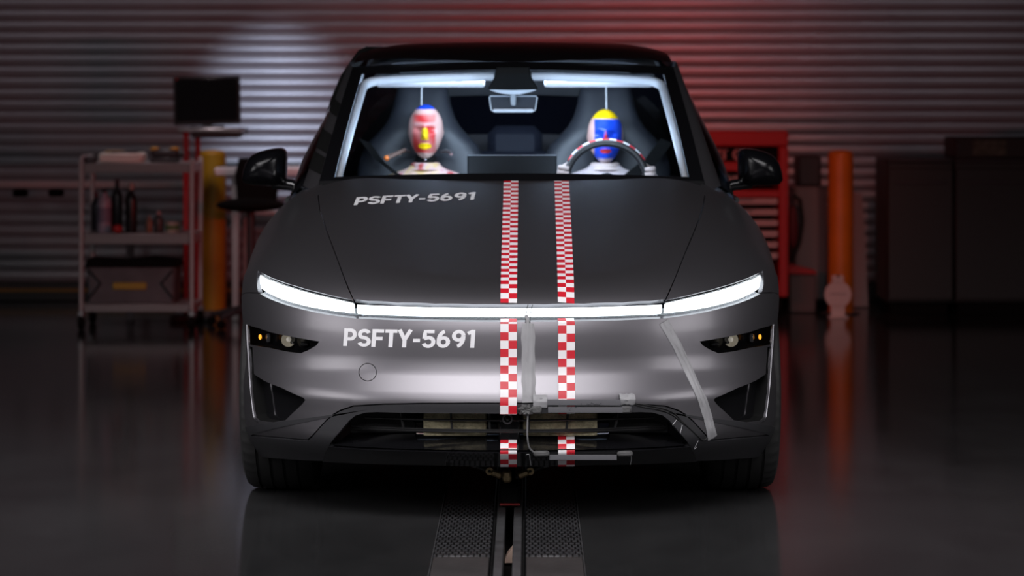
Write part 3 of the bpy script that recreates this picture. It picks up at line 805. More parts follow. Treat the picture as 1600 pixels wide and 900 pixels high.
# camera housing and the inside mirror
hp = [at(px, py, 2.02) for px, py in ((776, 104), (827, 104), (831, 122), (841, 138), (838, 140), (800, 141), (765, 140), (762, 138), (772, 122))]
hsg = MB().prism([(p[0], p[2]) for p in hp], (0, 2.06, 0), (1, 0, 0), (0, 0, 1), .05, .006)
hsg = fix_normals(hsg.build('camera_housing', M_matt, car))
q = at(801.5, 139.5, 2.03)
MB().grid(lambda u, v: (q[0] + .092 * (2 * u - 1), 2.03 + .06 * v, q[2] - .001 - (.018 * (1 - (2 * u - 1) ** 2) + .003) * math.sin(math.pi / 2 * min(1, v * 1.6))), 17, 8).build('housing_lit_edge', M_trim, hsg)  # housing underside lit from below, that brightness put into the pale colour
q = at(802, 162, 2.14)
rm = [(-.098, .026), (-.092, .032), (.092, .032), (.098, .026), (.090, -.026), (.078, -.034), (-.078, -.034), (-.090, -.026)]
mir_in = fix_normals(MB().prism(rm, (q[0], 2.155, q[2]), (1, 0, 0), (0, 0, 1), .03, .005).build('inside_mirror', mat('mirror_shell', (.035, .037, .045), .35), car))
MB().tube([(q[0] + x * .985, 2.122, q[2] + z * .97) for x, z in rm + rm[:1]], .0032, 6).build('mirror_rim', mat('mirror_rim', (.45, .47, .5), .4), mir_in)
MB().box((q[0], 2.118, q[2] - .0275), (.165, .012, .014), .005).build('mirror_lit_edge', M_trim, mir_in)  # pale bar: light from below painted along the mirror's bottom edge
MB().tube([(q[0], 2.10, q[2] + .045), (q[0], 2.112, q[2] + .015), (q[0], 2.12, q[2] - .004)], [.011, .012, .010], 10).build('mirror_stem', mat('stem_grey', (.35, .36, .38), .5), mir_in)
# seats
def seat(s):
    x0 = s * .403
    hw = spl([(.40, .25), (.60, .27), (.95, .285), (1.12, .27), (1.18, .245), (1.25, .175), (1.32, .135), (1.40, .118), (1.45, .10), (1.475, .06)])
    yc = spl([(.40, 2.80), (.9, 2.92), (1.2, 3.0), (1.5, 3.09)])
    zs = [.42, .5, .6, .75, .9, 1.0, 1.08, 1.14, 1.18, 1.22, 1.26, 1.30, 1.35, 1.40, 1.44, 1.465, 1.475]
    n = 36; V = []
    for z in zs:
        w = float(hw(z)); d = .075 if z < 1.2 else .075 - .02 * (z - 1.2) / .28
        if z > 1.46: d *= .6
        for i in range(n):
            t = 2 * math.pi * i / n; c, sn = math.cos(t), math.sin(t)
            X = w * math.copysign(abs(c) ** .7, c); Y = d * math.copysign(abs(sn) ** .7, sn)
            if sn < 0: Y += .045 * math.exp(-(X / (w * .55)) ** 2) * (1 if z < 1.2 else .25) - .02
            V.append((x0 + X, float(yc(z)) + Y, z))
    Fq = [(k * n + i, k * n + (i + 1) % n, (k + 1) * n + (i + 1) % n, (k + 1) * n + i) for k in range(len(zs) - 1) for i in range(n)] + [tuple(range(n))[::-1], tuple(range((len(zs) - 1) * n, len(zs) * n))]
    st = mk('front_seat', V, Fq, M_seat, car, 60)
    MB().box((x0, 2.56, .44), (.52, .56, .16), .05).build('seat_cushion', M_seat, st)
    MB().tube([(x0, float(yc(z)) - (.072 if z < 1.46 else .06) - .006, z) for z in np.linspace(1.30, 1.462, 8)], .0028, 6).build('head_rest_seam', M_white, st)
    MB().box((x0, 2.62, .30), (.42, .46, .13), .02).build('seat_base', M_matt, st)
for s in (-1, 1): seat(s)
rb = MB().box((0, 3.95, .72), (1.24, .20, .82), .06).build('rear_bench', M_navy, car)
MB().box((0, 3.65, .44), (1.24, .5, .16), .05).build('bench_cushion', M_navy, rb)
for x in (-.42, 0, .42): MB().box((x, 3.98, 1.17), (.26, .10, .16), .04).build('head_rest', M_navy, rb)
for s in (-1, 1):
    MB().box((s * .735, 2.74, 1.22), (.05, .16, .60), .02, Matrix.Rotation(s * math.radians(-14), 3, 'Y')).build('pillar_cover', M_head, car)
    MB().box((s * .80, 2.1, .80), (.04, 1.1, .42), .02).build('door_card', M_dash, car)
    MB().box((s * .76, 3.2, .80), (.04, .9, .42), .02).build('door_card', M_dash, car)
# steering wheel
SW = Vector((at(948, 274, 2.16)[0], 2.16, 1.055)); tilt = math.radians(24); ux = Vector((1, 0, 0)); uz = Vector((0, math.sin(tilt), math.cos(tilt))); RW = .163
P = [SW + ux * (RW * math.cos(a)) + uz * (RW * math.sin(a)) for a in np.linspace(0, 2 * math.pi, 49)]
sw = MB().tube(P, .0145, 12, caps=False).build('steering_wheel', mat('black_leather', (.012, .012, .013), .4), car)
wn = ux.cross(uz) * -1
for k in range(13):
    a0 = math.radians(28 + k * 9.6); a1 = a0 + math.radians(9.6)
    P = [SW + ux * (RW * 1.012 * math.cos(a)) + uz * (RW * 1.012 * math.sin(a)) + Vector((0, .006, .004)) for a in np.linspace(a0, a1, 4)]
    MB().tube(P, .0142, 10).build('rim_tape', M_white if k % 2 else mat('red_tape', (.50, .01, .02), .5), sw)
hub = MB().ball(SW + Vector((0, -.02, -.03)), (.07, .04, .055), 18, 10).build('hub', M_dash, sw)
MB().tube([SW + ux * -.155 + uz * -.035, SW + uz * -.02 + Vector((0, -.015, 0)), SW + ux * .155 + uz * -.035], [.014, .024, .014], 8, flat=.6).build('spoke', M_dash, sw)
MB().tube([SW + Vector((0, -.02, 0)), SW + Vector((0, -.28, -.12))], .035, 12).build('steering_column', M_dash, sw)

# ------------------------------------------------------------------ lettering and tapes stuck on the body
def arcp(cx, cy, rx, ry, a0, a1, n=12): return [(cx + rx * math.cos(math.radians(a0 + (a1 - a0) * i / n)), cy + ry * math.sin(math.radians(a0 + (a1 - a0) * i / n))) for i in range(n + 1)]
GL = {  # strokes on a body 1 high; each: (advance, [polylines of the stroke centre])
    'P': (.66, [[(.11, 0), (.11, 1)], [(.11, .905)] + arcp(.33, .66, .20, .245, 90, -90) + [(.11, .415)]]),
    'S': (.66, [arcp(.32, .70, .215, .205, 20, 90, 6) + arcp(.32, .70, .215, .205, 90, 235, 10)[1:] + [(.40, .49)] + arcp(.32, .285, .225, .20, 50, -90, 10) + arcp(.32, .285, .225, .195, -90, -162, 6)[1:]]),
    'F': (.60, [[(.11, 0), (.11, 1)], [(.11, .905), (.56, .905)], [(.11, .48), (.51, .48)]]),
    'T': (.60, [[(.30, 0), (.30, 1)], [(.02, .905), (.58, .905)]]),
    'Y': (.66, [[(.33, 0), (.33, .46)], [(.07, 1), (.33, .43)], [(.59, 1), (.33, .43)]]),
    '-': (.46, [[(.06, .40), (.38, .40)]]),
    '5': (.66, [[(.56, .905), (.14, .905), (.115, .50)], [(.115, .52)] + arcp(.31, .325, .225, .245, 125, -90, 14) + arcp(.31, .325, .225, .245, -90, -160, 6)[1:]]),
    '6': (.68, [arcp(.33, .325, .215, .235, 0, 360, 24), arcp(.42, .42, .305, .50, 100, 180, 10) + [(.115, .33)]]),
    '9': (.68, [arcp(.33, .675, .215, .235, 0, 360, 24), arcp(.24, .58, .305, .50, -80, 0, 10) + [(.545, .67)]]),
    '1': (.48, [[(.30, 0), (.30, 1)], [(.06, .80), (.30, .93)]]),
    'N': (.72, [[(.11, 0), (.11, 1)], [(.60, 0), (.60, 1)], [(.13, .95), (.58, .05)]]),
    'C': (.70, [arcp(.36, .5, .24, .405, 45, 315, 16)]),
    ' ': (.35, []),
}
def lettering(text, th=.19):
    V = []; Fq = []; x0 = 0
    for ch in text:
        adv, strokes = GL[ch]
        for st in strokes:
            pts = []
            for i in range(len(st) - 1):
                k = max(1, int(math.dist(st[i], st[i + 1]) / .12)); pts += [(st[i][0] + (st[i + 1][0] - st[i][0]) * j / k, st[i][1] + (st[i + 1][1] - st[i][1]) * j / k) for j in range(k)]
            pts.append(st[-1]); b = len(V)
            for i, p in enumerate(pts):
                a = pts[max(i - 1, 0)]; c = pts[min(i + 1, len(pts) - 1)]; dx, dy = c[0] - a[0], c[1] - a[1]; l = math.hypot(dx, dy) or 1
                V += [(x0 + p[0] - dy / l * th / 2, p[1] + dx / l * th / 2), (x0 + p[0] + dy / l * th / 2, p[1] - dx / l * th / 2)]
            Fq += [(b + 2 * i, b + 2 * i + 1, b + 2 * i + 3, b + 2 * i + 2) for i in range(len(pts) - 1)]
        x0 += adv
    return np.array(V), Fq, x0
def put_letters(name, text, chart, pa, pb, ptop, mat_, parent, off=.0015):
    """baseline from pa to pb, ptop above pa gives the letter height; all on the surface"""
    V, Fq, W = lettering(text)
    a, b, c = (np.array(chart.to2(p)) for p in (pa, pb, ptop)); e = (b - a) / W; h = c - a
    Q = a + V[:, :1] * e + V[:, 1:] * h
    P, N = onto(chart, Q, off)
    fn = np.cross(P[Fq[0][1]] - P[Fq[0][0]], P[Fq[0][2]] - P[Fq[0][0]])
    if fn @ N[0] < 0: Fq = [f[::-1] for f in Fq]
    return mk(name, P, Fq, mat_, parent, 180, normals=N)
put_letters('lettering', 'PSFTY-5691', FRT, H(536, 540.5), H(744, 543.5), H(538, 513.0), M_white, bumper)
put_letters('lettering', 'PSFTY-5691', TOP, H(552, 321.5), H(743, 312.5), H(557, 309.0), M_white, hood)

def checker(chart, x0, y_or_z, off, parent, v0=0.0, w=.0545):
    n = len(y_or_z); Q = np.array([(x0 + dx, t) for t in y_or_z for dx in (-w / 2, 0, w / 2)])
    P, N = onto(chart, Q, off); L = np.concatenate([[0], np.cumsum(np.linalg.norm(np.diff(P[1::3], axis=0), axis=1))]) / (w / 2) + v0
    uv = [(c, L[i]) for i in range(n) for c in (0.0, 1.0, 2.0)]
    Fq = [(i * 3 + k, i * 3 + k + 1, i * 3 + k + 4, i * 3 + k + 3) for i in range(n - 1) for k in (0, 1)]
    if np.cross(P[1] - P[0], P[3] - P[0]) @ N[0] < 0: Fq = [f[::-1] for f in Fq]
    return mk('checker_tape', P, Fq, M_check, parent, 180, normals=N, uv=uv)
for x0, v0 in ((-.002, 0.3), (.1875, 1.1)):
    yf = H(795.4 if x0 < .1 else 885, 475)[1]
    checker(TOP, x0, np.linspace(yf + .003, 1.318, 90), .0012, hood, v0)
    z1, z0 = H(795.4, 504)[2], H(795.4, 647)[2]
    checker(FRT, x0, np.linspace(z1, z0, 40), .0045, bumper, v0 + .5)
    q = np.linspace(H(795.4, 504)[2], H(795.4, 493.5)[2], 4)
    P, N = onto(FRT, np.array([(x0 + d, z) for z in q for d in (-.02725, .02725)]), np.repeat(np.linspace(.003, -.024, 4), 2))
    mk('checker_tape', P, [(2 * i, 2 * i + 1, 2 * i + 3, 2 * i + 2) for i in range(3)], M_check, bumper, 180, uv=[(c, i * .38 + v0 + .6) for i in range(4) for c in (0.0, 2.0)])
    # lip: over the shelf and down the front
    rows = [(.135, .281), (.06, .2645), (-.0095, .2505), (-.0105, .240), (-.0105, .225), (-.0105, .208), (-.0100, .193)]
    V = []; L = [0]; tt = x0
    for dep, z in rows:
        P, _ = onto(FRT, np.array([(tt + d, z) for d in (-.02725, 0, .02725)]), -dep)
        if dep > 0: P[:, 2] = z
        P[:, 0] = tt + np.array([-.02725, 0, .02725])
        V.append(P)
    for i in range(1, len(V)): L.append(L[-1] + np.linalg.norm(V[i][1] - V[i - 1][1]) / .02725)
    V = np.concatenate(V); V[:6, 2] += .006
    mk('checker_tape', V, [(i * 3 + k, i * 3 + k + 1, i * 3 + k + 4, i * 3 + k + 3) for i in range(len(rows) - 1) for k in (0, 1)], M_check, lip, 180, uv=[(c, L[i] * .9 + v0) for i in range(len(rows)) for c in (0.0, 1.0, 2.0)])

def cloth_tape(name, pts, w, parent, lift=.003, wr=.0016, seed=1):
    """wrinkled strip of tape along points of the body given in the photograph"""
    rs = np.random.RandomState(seed); P = []
    for i in range(len(pts) - 1):
        k = 10
        for j in range(k + (i == len(pts) - 2)): P.append(H(pts[i][0] + (pts[i + 1][0] - pts[i][0]) * j / k, pts[i][1] + (pts[i + 1][1] - pts[i][1]) * j / k))
    P = np.array(P); N = grad(P); T = np.gradient(P, axis=0); T /= np.linalg.norm(T, axis=1, keepdims=True); X = np.cross(N, T)
    m = 9; V = []; ph_ = rs.rand(m) * 6
    ww = np.interp(np.arange(len(P)), np.linspace(0, len(P) - 1, 9), w * (1 + .06 * rs.randn(9)))
    for i in range(len(P)):
        for k in range(m):
            u = 2 * k / (m - 1) - 1
            d = lift * (1 - .8 * u * u) + wr * (math.sin(i * .55 + ph_[k]) * .5 + math.sin(k * 2.1 + i * .12) * .9) * (1 - abs(u) ** 3)
            V.append(P[i] + X[i] * u * ww[i] / 2 + N[i] * max(d, .001))
    Fq = [(i * m + k, i * m + k + 1, (i + 1) * m + k + 1, (i + 1) * m + k) for i in range(len(P) - 1) for k in range(m - 1)]
    return fix_normals(mk(name, V, Fq, M_tape, parent, 60))
cloth_tape('cloth_tape', [(825, 506), (825.5, 560), (826, 600), (827, 629)], .044, bumper, .006, .0022, 1)
cloth_tape('cloth_tape', [(1037, 503), (1058, 540), (1081, 590), (1098, 626), (1108, 660), (1113, 684)], .036, bumper, .005, .002, 2)
cloth_tape('cloth_tape', [(833, 627), (855, 627)], .042, bumper, .010, .002, 4)
cloth_tape('cloth_tape', [(967, 624), (991, 624)], .036, bumper, .014, .002, 5)
def tape_run(name, pts, r, m_, parent, off, flat=1.0):
    P = np.array([H(*p) for p in pts]); N = grad(P); P = P + N * off
    return MB().tube([tuple(p) for p in P], r, 8, flat=flat).build(name, m_, parent)
tape_run('tape_tail', [(822, 493), (824, 498), (825, 508)], .006, M_tape, bumper, .0)
for x in (823, 830):
    tape_run('thin_lead', [(x + 2, 477), (x, 484), (x - 1, 492), (x - 2, 504)], .0012, M_cable, bumper, .003)
def contact(px0, px1, py, h, parent, off, nm='contact_strip'):
    a, b = H(px0, py), H(px1, py); n = 9; P = []
    for i in range(n):
        p = H(px0 + (px1 - px0) * i / (n - 1), py); P.append(p + grad(p[None])[0] * off)
    P = np.array(P); V = []
    for p in P:
        for dy, dz in ((.006, -h / 2), (-.005, -h / 2), (-.006, 0), (-.005, h / 2), (.006, h / 2)): V.append((p[0], p[1] + dy, p[2] + dz))
    Fq = [(i * 5 + k, i * 5 + (k + 1) % 5, (i + 1) * 5 + (k + 1) % 5, (i + 1) * 5 + k) for i in range(n - 1) for k in range(5)] + [(4, 3, 2, 1, 0), tuple(range((n - 1) * 5, n * 5))]
    return fix_normals(mk(nm, V, Fq, M_strip, parent, 20))
c1 = contact(855, 968, 629, .0175, bumper, .012)
c2 = contact(856, 985, 639.2, .0185, bumper, .010)
c3 = contact(858, 962, 707.5, .0165, lip, .018)
for px, py, w in ((838, 640, .024), (978, 639.5, .022)):
    p = H(px, py) + np.array([0, -.010, 0]); MB().box(p, (w * 1.5, .018, .024), .005).build('strip_end_wrap', mat('dark_cloth_tape', (.075, .075, .075), .6, bump=(60, .3)), bumper)
for px in (846, 976):
    p = H(px, 707.5) + np.array([0, -.020, 0]); MB().box(p, (.052, .018, .020), .006).build('strip_end_wrap', mat('dark_cloth_tape'), lip)
p = H(822, 640) + np.array([0, -.010, 0])
mbx = MB()
for k in range(7):
    a = k * .9; mbx.tube([p, p + np.array([.014 * math.cos(a), -.007, .012 * math.sin(a)]), p + np.array([.027 * math.cos(a + .3), 0, .019 * math.sin(a + .3)])], [.011, .009, .003], 6)
mbx.build('bunched_tape', mat('dark_cloth_tape'), bumper)
# pen marks on the strips
def scribble(px0, px1, py, parent, off, seed):
    rs = np.random.RandomState(seed); m = MB(); x = px0
    while x < px1:
        p0 = H(x, py); w = 1.2 + rs.rand() * 1.4
        if rs.rand() > .18:
            a = np.array([p0[0], p0[1] - off, p0[2] + (rs.rand() - .5) * .006]); b = a + np.array([w / 480 * .9, 0, (rs.rand() - .5) * .009])
            m.tube([a, (a + b) / 2 + np.array([0, 0, (rs.rand() - .5) * .006]), b], .0006, 4)
        x += w + .5
    m.build('pen_marks', M_matt, parent)
scribble(907, 938, 630, c1, .0185, 3); scribble(886, 905, 638, c2, .0165, 4); scribble(889, 898, 706, c3, .0245, 5)
# leads
def lead(pts, r, parent, off=.004, m_=M_cable):
    P = []
    for px, py in pts: p = H(px, py); P.append(p + grad(p[None])[0] * (off if r < .004 else off))
    Q = []
    for i in range(len(P) - 1):
        p0, p1, p2, p3 = P[max(i - 1, 0)], P[i], P[i + 1], P[min(i + 2, len(P) - 1)]
        for t in np.linspace(0, 1, 7)[:-1]:
            Q.append(.5 * (2 * p1 + (p2 - p0) * t + (2 * p0 - 5 * p1 + 4 * p2 - p3) * t * t + (3 * p1 - p0 - 3 * p2 + p3) * t ** 3))
    Q.append(P[-1]); MB().tube([tuple(q) for q in Q], r, 6).build('lead', m_, parent)
lead([(990, 630), (1010, 633), (1035, 638), (1052, 645), (1062, 655), (1080, 672), (1096, 686), (1104, 684)], .0018, bumper)
lead([(988, 631), (1006, 636), (1030, 640), (1048, 647), (1060, 656), (1072, 665)], .0016, bumper)
lead([(825, 643), (824, 662), (824, 682), (828, 698), (842, 706)], .0030, lip, .012, mat('grey_lead', (.16, .16, .165), .5))
lead([(822, 706), (827, 706), (828, 712), (829.5, 722)], .0008, lip, .012, M_white)
lead([(984, 702), (985, 712), (983.5, 720)], .0010, lip, .014, M_white)
for a in ([(1056, 656), (1050, 664)], [(1065, 664), (1062, 676)], [(1090, 688), (1084, 700), (1088, 697)]): lead(a, .0007, valance, .004, M_white)

# ------------------------------------------------------------------ tow yoke under the nose
M_brass = mat('worn_brass', (.40, .30, .16), .45, .6, noise=(60, .3))
tow_y = thing('tow_yoke', (0, .42, 0), 'tow yoke with two angled arms under the car nose above the rail', 'tow yoke')
MB().box((.0, .47, .04), (.07, .14, .08), .012).build('trolley', M_matt, tow_y)
MB().box((.0, .395, .012), (.07, .012, .008), .003).build('red_bar', mat('worn_red', (.25, .02, .02), .5), tow_y)
MB().box((-.010, .40, .108), (.032, .05, .042), .008).build('clevis', M_brass, tow_y)
for s in (-1, 1):
    a = Vector((s * .02, .40, .105)); b = Vector((s * .15, .40, .158))
    arm = MB().tube([a, b], .008, 8).build('arm', M_satin, tow_y)
    MB().tube([a.lerp(b, .72), a.lerp(b, 1.15)], .0105, 10).build('sleeve', mat('sleeve_grey', (.09, .09, .09), .7), arm)
    c = a.lerp(b, .38)
    MB().lathe([(.005, -.008), (.013, -.008), (.013, .008), (.005, .008), (.005, -.008)], c, (0, 1, 0), 20, False).build('eye', M_brass, arm)
    MB().box(a.lerp(b, .2), (.04, .03, .022), .006, Matrix.Rotation(-s * .4, 3, 'Y')).build('link_plate', M_brass, arm)

# ------------------------------------------------------------------ crash test dummies
def paint_mat(name, rough=.4):
    m = bpy.data.materials.new(name); m.use_nodes = True; nt = m.node_tree; b = nt.nodes['Principled BSDF']
    a = nt.nodes.new('ShaderNodeAttribute'); a.attribute_name = 'paint'; nt.links.new(a.outputs['Color'], b.inputs['Base Color'])
    b.inputs['Roughness'].default_value = rough
    return m
M_headp = paint_mat('painted_vinyl_skin')
SKIN = np.array([.58, .36, .32]); RED = np.array([.45, .02, .02]); YEL = np.array([.80, .52, .0]); BLU = np.array([.004, .05, .55]); PALE = np.array([.62, .50, .47])
def head(parent, c, colour):
    n, m = 96, 72; V = []; Cc = []
    for j in range(m + 1):
        for i in range(n):
            ph_ = math.pi * j / m; th = 2 * math.pi * i / n
            d = np.array([math.sin(ph_) * math.cos(th), math.sin(ph_) * math.sin(th), math.cos(ph_)])
            x, y, z = d[0] * .074, d[1] * .094, d[2] * .118
            zz = z / .118
            jaw = np.clip(-zz - .05, 0, 1); x *= 1 - .24 * jaw ** 1.4; y = y * (1 - .10 * jaw) - .012 * jaw
            x *= 1 + .05 * math.exp(-((zz - .45) / .35) ** 2)
            if y > 0: y *= 1.0 - .35 * jaw
            if d[1] < 0:
                f = -d[1]
                def g(cx, cz, sx, sz): return math.exp(-((x - cx) / sx) ** 2 - ((z - cz) / sz) ** 2)
                k = .024 * g(0, -.018, .011, .017) + .010 * g(0, .006, .009, .020)
                k += .006 * g(0, .034, .05, .012) - .013 * (g(.030, .010, .016, .012) + g(-.030, .010, .016, .012))
                k += .007 * g(0, -.054, .022, .006) + .006 * g(0, -.066, .018, .006) - .005 * g(0, -.0605, .024, .003) + .010 * g(0, -.095, .022, .016)
                y -= k * f ** .5
            for s in (-1, 1):   # ears
                e = math.exp(-((z + .005) / .022) ** 2 - ((y - .012) / .013) ** 2)
                if x * s > .04: x += s * .004 * e
            V.append((c[0] + x, c[1] + y, c[2] + z)); Cc.append((*colour(x, y, z), 1))
    Fq = [(j * n + i, (j + 1) * n + i, (j + 1) * n + (i + 1) % n, j * n + (i + 1) % n) for j in range(m) for i in range(n)]
    return mk('head', V, Fq, M_headp, parent, 180, col=Cc)
def sm(a, b, t): t = min(1, max(0, (t - a) / (b - a))); return t * t * (3 - 2 * t)
def col_passenger(x, y, z):
    c = SKIN * .95
    if y < .03:
        face = sm(.058, .040, abs(x + .004)) * sm(-.104, -.080, z) * sm(.086, .066, z) * (.80 + .20 * math.sin(60 * x + 45 * z))
        if x > .036 and z < .03: face *= sm(.056, .042, x)
        c = c * (1 - face) + RED * face
        if y < -.03:
            nose = sm(.016, .012, abs(x) + max(0, (z + .0) * .25)) * sm(-.036, -.030, z) * sm(.022, .012, z)
            mouth = sm(1.15, .95, (x / .027) ** 2 + ((z + .060) / .0125) ** 2)
            k = max(nose, mouth); c = c * (1 - k) + YEL * k
            br = sm(.010, .006, abs(z - .034)) * sm(.05, .04, abs(x)) * .35; c = c * (1 - br) + PALE * br
            ch = sm(-.085, -.098, z); c = c * (1 - ch) + PALE * ch
    k = sm(.096, .099, z); return c * (1 - k) + BLU * k
def col_driver(x, y, z):
    c = SKIN * 1.05
    if y < .035:
        f = sm(-.050, -.046, x) * sm(.072, .069, x) * sm(.078, .074, z) * sm(-.112, -.104, z)
        c = c * (1 - f) + BLU * f
        if y < -.03:
            nose = sm(.004, .0, abs(x) - .014 + (z + .036) * .24) * sm(-.042, -.038, z) * sm(.030, .022, z); c = c * (1 - nose) + RED * nose
            mo = sm(1.15, .9, (x / .024) ** 2 + ((z + .060) / .010) ** 2); c = c * (1 - mo) + RED * mo
            ch = sm(-.088, -.098, z) * .8; c = c * (1 - ch) + PALE * ch
    k = sm(.076, .080, z + .25 * min(0, .05 - abs(x)) + (.02 if y > 0 else 0)); return c * (1 - k) + YEL * k
M_chest = mat('painted_chest_skin', (.58, .36, .33), .5)
_nt = M_chest.node_tree; _b = _nt.nodes['Principled BSDF']; _tc = _nt.nodes.new('ShaderNodeTexCoord'); _n = _nt.nodes.new('ShaderNodeTexNoise')
_n.inputs['Scale'].default_value = 14; _n.inputs['Detail'].default_value = 2; _r = _nt.nodes.new('ShaderNodeValToRGB')
_r.color_ramp.elements[0].position = .40; _r.color_ramp.elements[0].color = (.50, .07, .06, 1)
_r.color_ramp.elements[1].position = .68; _r.color_ramp.elements[1].color = (.66, .46, .20, 1)
_e = _r.color_ramp.elements.new(.50); _e.color = (.64, .44, .43, 1)
_nt.links.new(_tc.outputs['Object'], _n.inputs['Vector']); _nt.links.new(_n.outputs['Fac'], _r.inputs['Fac']); _nt.links.new(_r.outputs['Color'], _b.inputs['Base Color'])
M_suit = mat('pale_suit', (.50, .42, .42), .7)
def dummy(label, hc, colour, m_body, arms):
    x0 = hc[0]; t = thing('crash_test_dummy', (x0, 2.72, .52), label, 'dummy')
    hd = head(t, hc, colour)
    m = MB(); secs = [(.53, 2.72, .17, .11), (.64, 2.73, .165, .115), (.78, 2.78, .155, .11), (.92, 2.81, .175, .115), (1.00, 2.82, .195, .105), (1.045, 2.825, .185, .085), (1.07, 2.825, .12, .070), (1.085, 2.82, .075, .062), (1.10, 2.815, .068, .060)]
    n = 28; V = []
    for z, y, a, b in secs:
        for i in range(n):
            q = 2 * math.pi * i / n; V.append((x0 + a * math.cos(q), y + b * math.sin(q), z))
    m.add(V, [(k * n + i, k * n + (i + 1) % n, (k + 1) * n + (i + 1) % n, (k + 1) * n + i) for k in range(len(secs) - 1) for i in range(n)] + [tuple(range(n))[::-1], tuple(range((len(secs) - 1) * n, len(secs) * n))])
    for s in (-1, 1):
        sh = Vector((x0 + s * .17, 2.82, 1.005)); el, ha = arms[s]
        m.tube([sh + Vector((-s * .06, 0, .01)), sh, sh.lerp(Vector(el), .5), Vector(el), Vector(el).lerp(Vector(ha), .5), Vector(ha)], [.05, .056, .048, .042, .040, .030], 14)
        m.tube([(x0 + s * .09, 2.74, .585), (x0 + s * .12, 2.45, .60), (x0 + s * .13, 2.28, .60), (x0 + s * .13, 2.20, .45), (x0 + s * .13, 2.12, .30)], [.08, .078, .06, .05, .04], 14)
    body = m.build('body', m_body, t, 180)
    rm_ = body.modifiers.new('fuse', 'REMESH'); rm_.mode = 'VOXEL'; rm_.voxel_size = .012; rm_.use_smooth_shade = True
    sm_ = body.modifiers.new('soften', 'SMOOTH'); sm_.iterations = 6
    nk = MB().lathe([(.040, -.03), (.046, -.028), (.046, -.012), (.040, -.010), (.040, .0), (.046, .002), (.046, .02), (.036, .024), (.034, .04)], (x0, 2.812, 1.115), (0, 0, 1), 28).build('neck', M_matt, t)
    MB().ball((x0, 2.765, 1.122), .006, 10, 6).build('neck_bolt', M_chrome, nk)
    MB().lathe([(.058, 0), (.070, .002), (.078, -.012), (.080, -.030)], (x0, 2.818, 1.10), (0, 0, -1), 28)
    return t
hp_ = at(665, 206, 2.80); hd_ = at(945.5, 213.5, 2.80)
GR = {-1: SW + ux * (RW * math.cos(math.radians(172))) + uz * (RW * math.sin(math.radians(172))), 1: SW + ux * (RW * math.cos(math.radians(6))) + uz * (RW * math.sin(math.radians(6)))}
passenger = dummy('crash test dummy with red face, yellow nose and mouth, blue crown patch', hp_, col_passenger, M_chest,
                  {-1: ((hp_[0] - .25, 2.70, .80), (hp_[0] - .15, 2.46, .70)), 1: ((hp_[0] + .25, 2.70, .80), (hp_[0] + .15, 2.46, .70))})
driver = dummy('crash test dummy with blue face and yellow crown behind the steering wheel', hd_, col_driver, M_suit,
               {-1: ((hd_[0] - .26, 2.58, .86), tuple(GR[-1] + Vector((-.028, .075, -.012)))), 1: ((hd_[0] + .26, 2.58, .86), tuple(GR[1] + Vector((.028, .075, -.012))))})
M_hand = mat('pale_vinyl_hand', (.62, .50, .46), .5)
for s in (-1, 1):
    g = GR[s]; m = MB()
    m.ball(g + Vector((s * .022, .040, -.004)), (.020, .042, .042), 16, 10)
    for k, L in enumerate((.9, 1.0, .95, .8)):
        z = .030 - .021 * k
        m.tube([g + Vector((s * .028, .022, z)), g + Vector((s * .027, -.008, z + .001)), g + Vector((s * .014, -.025 * L, z)), g + Vector((-s * .008, -.026 * L, z - .002))], [.0105, .0105, .0098, .0078], 10)
    m.tube([g + Vector((s * .012, .045, .030)), g + Vector((-s * .006, .032, .042)), g + Vector((-s * .020, .018, .036))], [.012, .0105, .008], 10)
    m.build('hand', M_hand, driver, 180)
for s in (-1, 1):
    g = Vector((hp_[0] + s * .15, 2.44, .69)); m = MB(); m.ball(g, (.038, .05, .020), 14, 8)
    for k in range(4): m.tube([g + Vector((-.027 + .018 * k, -.03, 0)), g + Vector((-.030 + .020 * k, -.075, -.004)), g + Vector((-.031 + .0205 * k, -.10, -.016))], [.0095, .009, .007], 8)
    m.tube([g + Vector((-s * .03, .0, 0)), g + Vector((-s * .055, -.03, -.004)), g + Vector((-s * .06, -.055, -.01))], [.011, .010, .008], 8)
    m.build('hand', M_hand, passenger, 180)
# collar pieces and shoulder bars of the passenger
for s in (-1, 1):
    a = Vector(at(665 + s * 24, 237, 2.86)); b = Vector(at(665 + s * 40, 238, 2.83))
    MB().tube([a, a.lerp(b, .5) + Vector((0, 0, .006)), b, b + Vector((0, -.01, -.008))], .0075, 10).build('shoulder_bar', M_steel, passenger)
a = Vector(at(604, 247, 2.72)); b = Vector(at(633, 234, 2.80))
lk = MB().tube([a, b], [.011, .008], 10).build('shoulder_link', mat('brown_link', (.16, .10, .08), .5), passenger)
MB().ball(a, .012, 12, 8).build('orange_tip', mat('orange_tip', (.85, .22, .04), .5), lk)
for t, x in ((passenger, hp_[0]), (driver, hd_[0])):
    MB().lathe([(.056, .0), (.064, -.006), (.064, -.022), (.074, -.030)], (x, 2.816, 1.108), (0, 0, 1), 28).build('collar', M_hand if t is driver else M_chest, t)
# belts (fitted to the car)
for s, x in ((-1, hp_[0]), (1, hd_[0])):
    P = [(x + s * .27, 2.92, 1.20), (x + s * .20, 2.84, 1.115), (x + s * .12, 2.745, 1.06), (x + s * .04, 2.69, 1.0), (x - s * .08, 2.675, .88), (x - s * .18, 2.66, .70)]
    V = []
    for p in P: V += [(p[0] - .025, p[1], p[2] + .010), (p[0] + .025, p[1], p[2] - .010)]
    mk('seat_belt', V, [(2 * i, 2 * i + 1, 2 * i + 3, 2 * i + 2) for i in range(len(P) - 1)], M_matt, car)

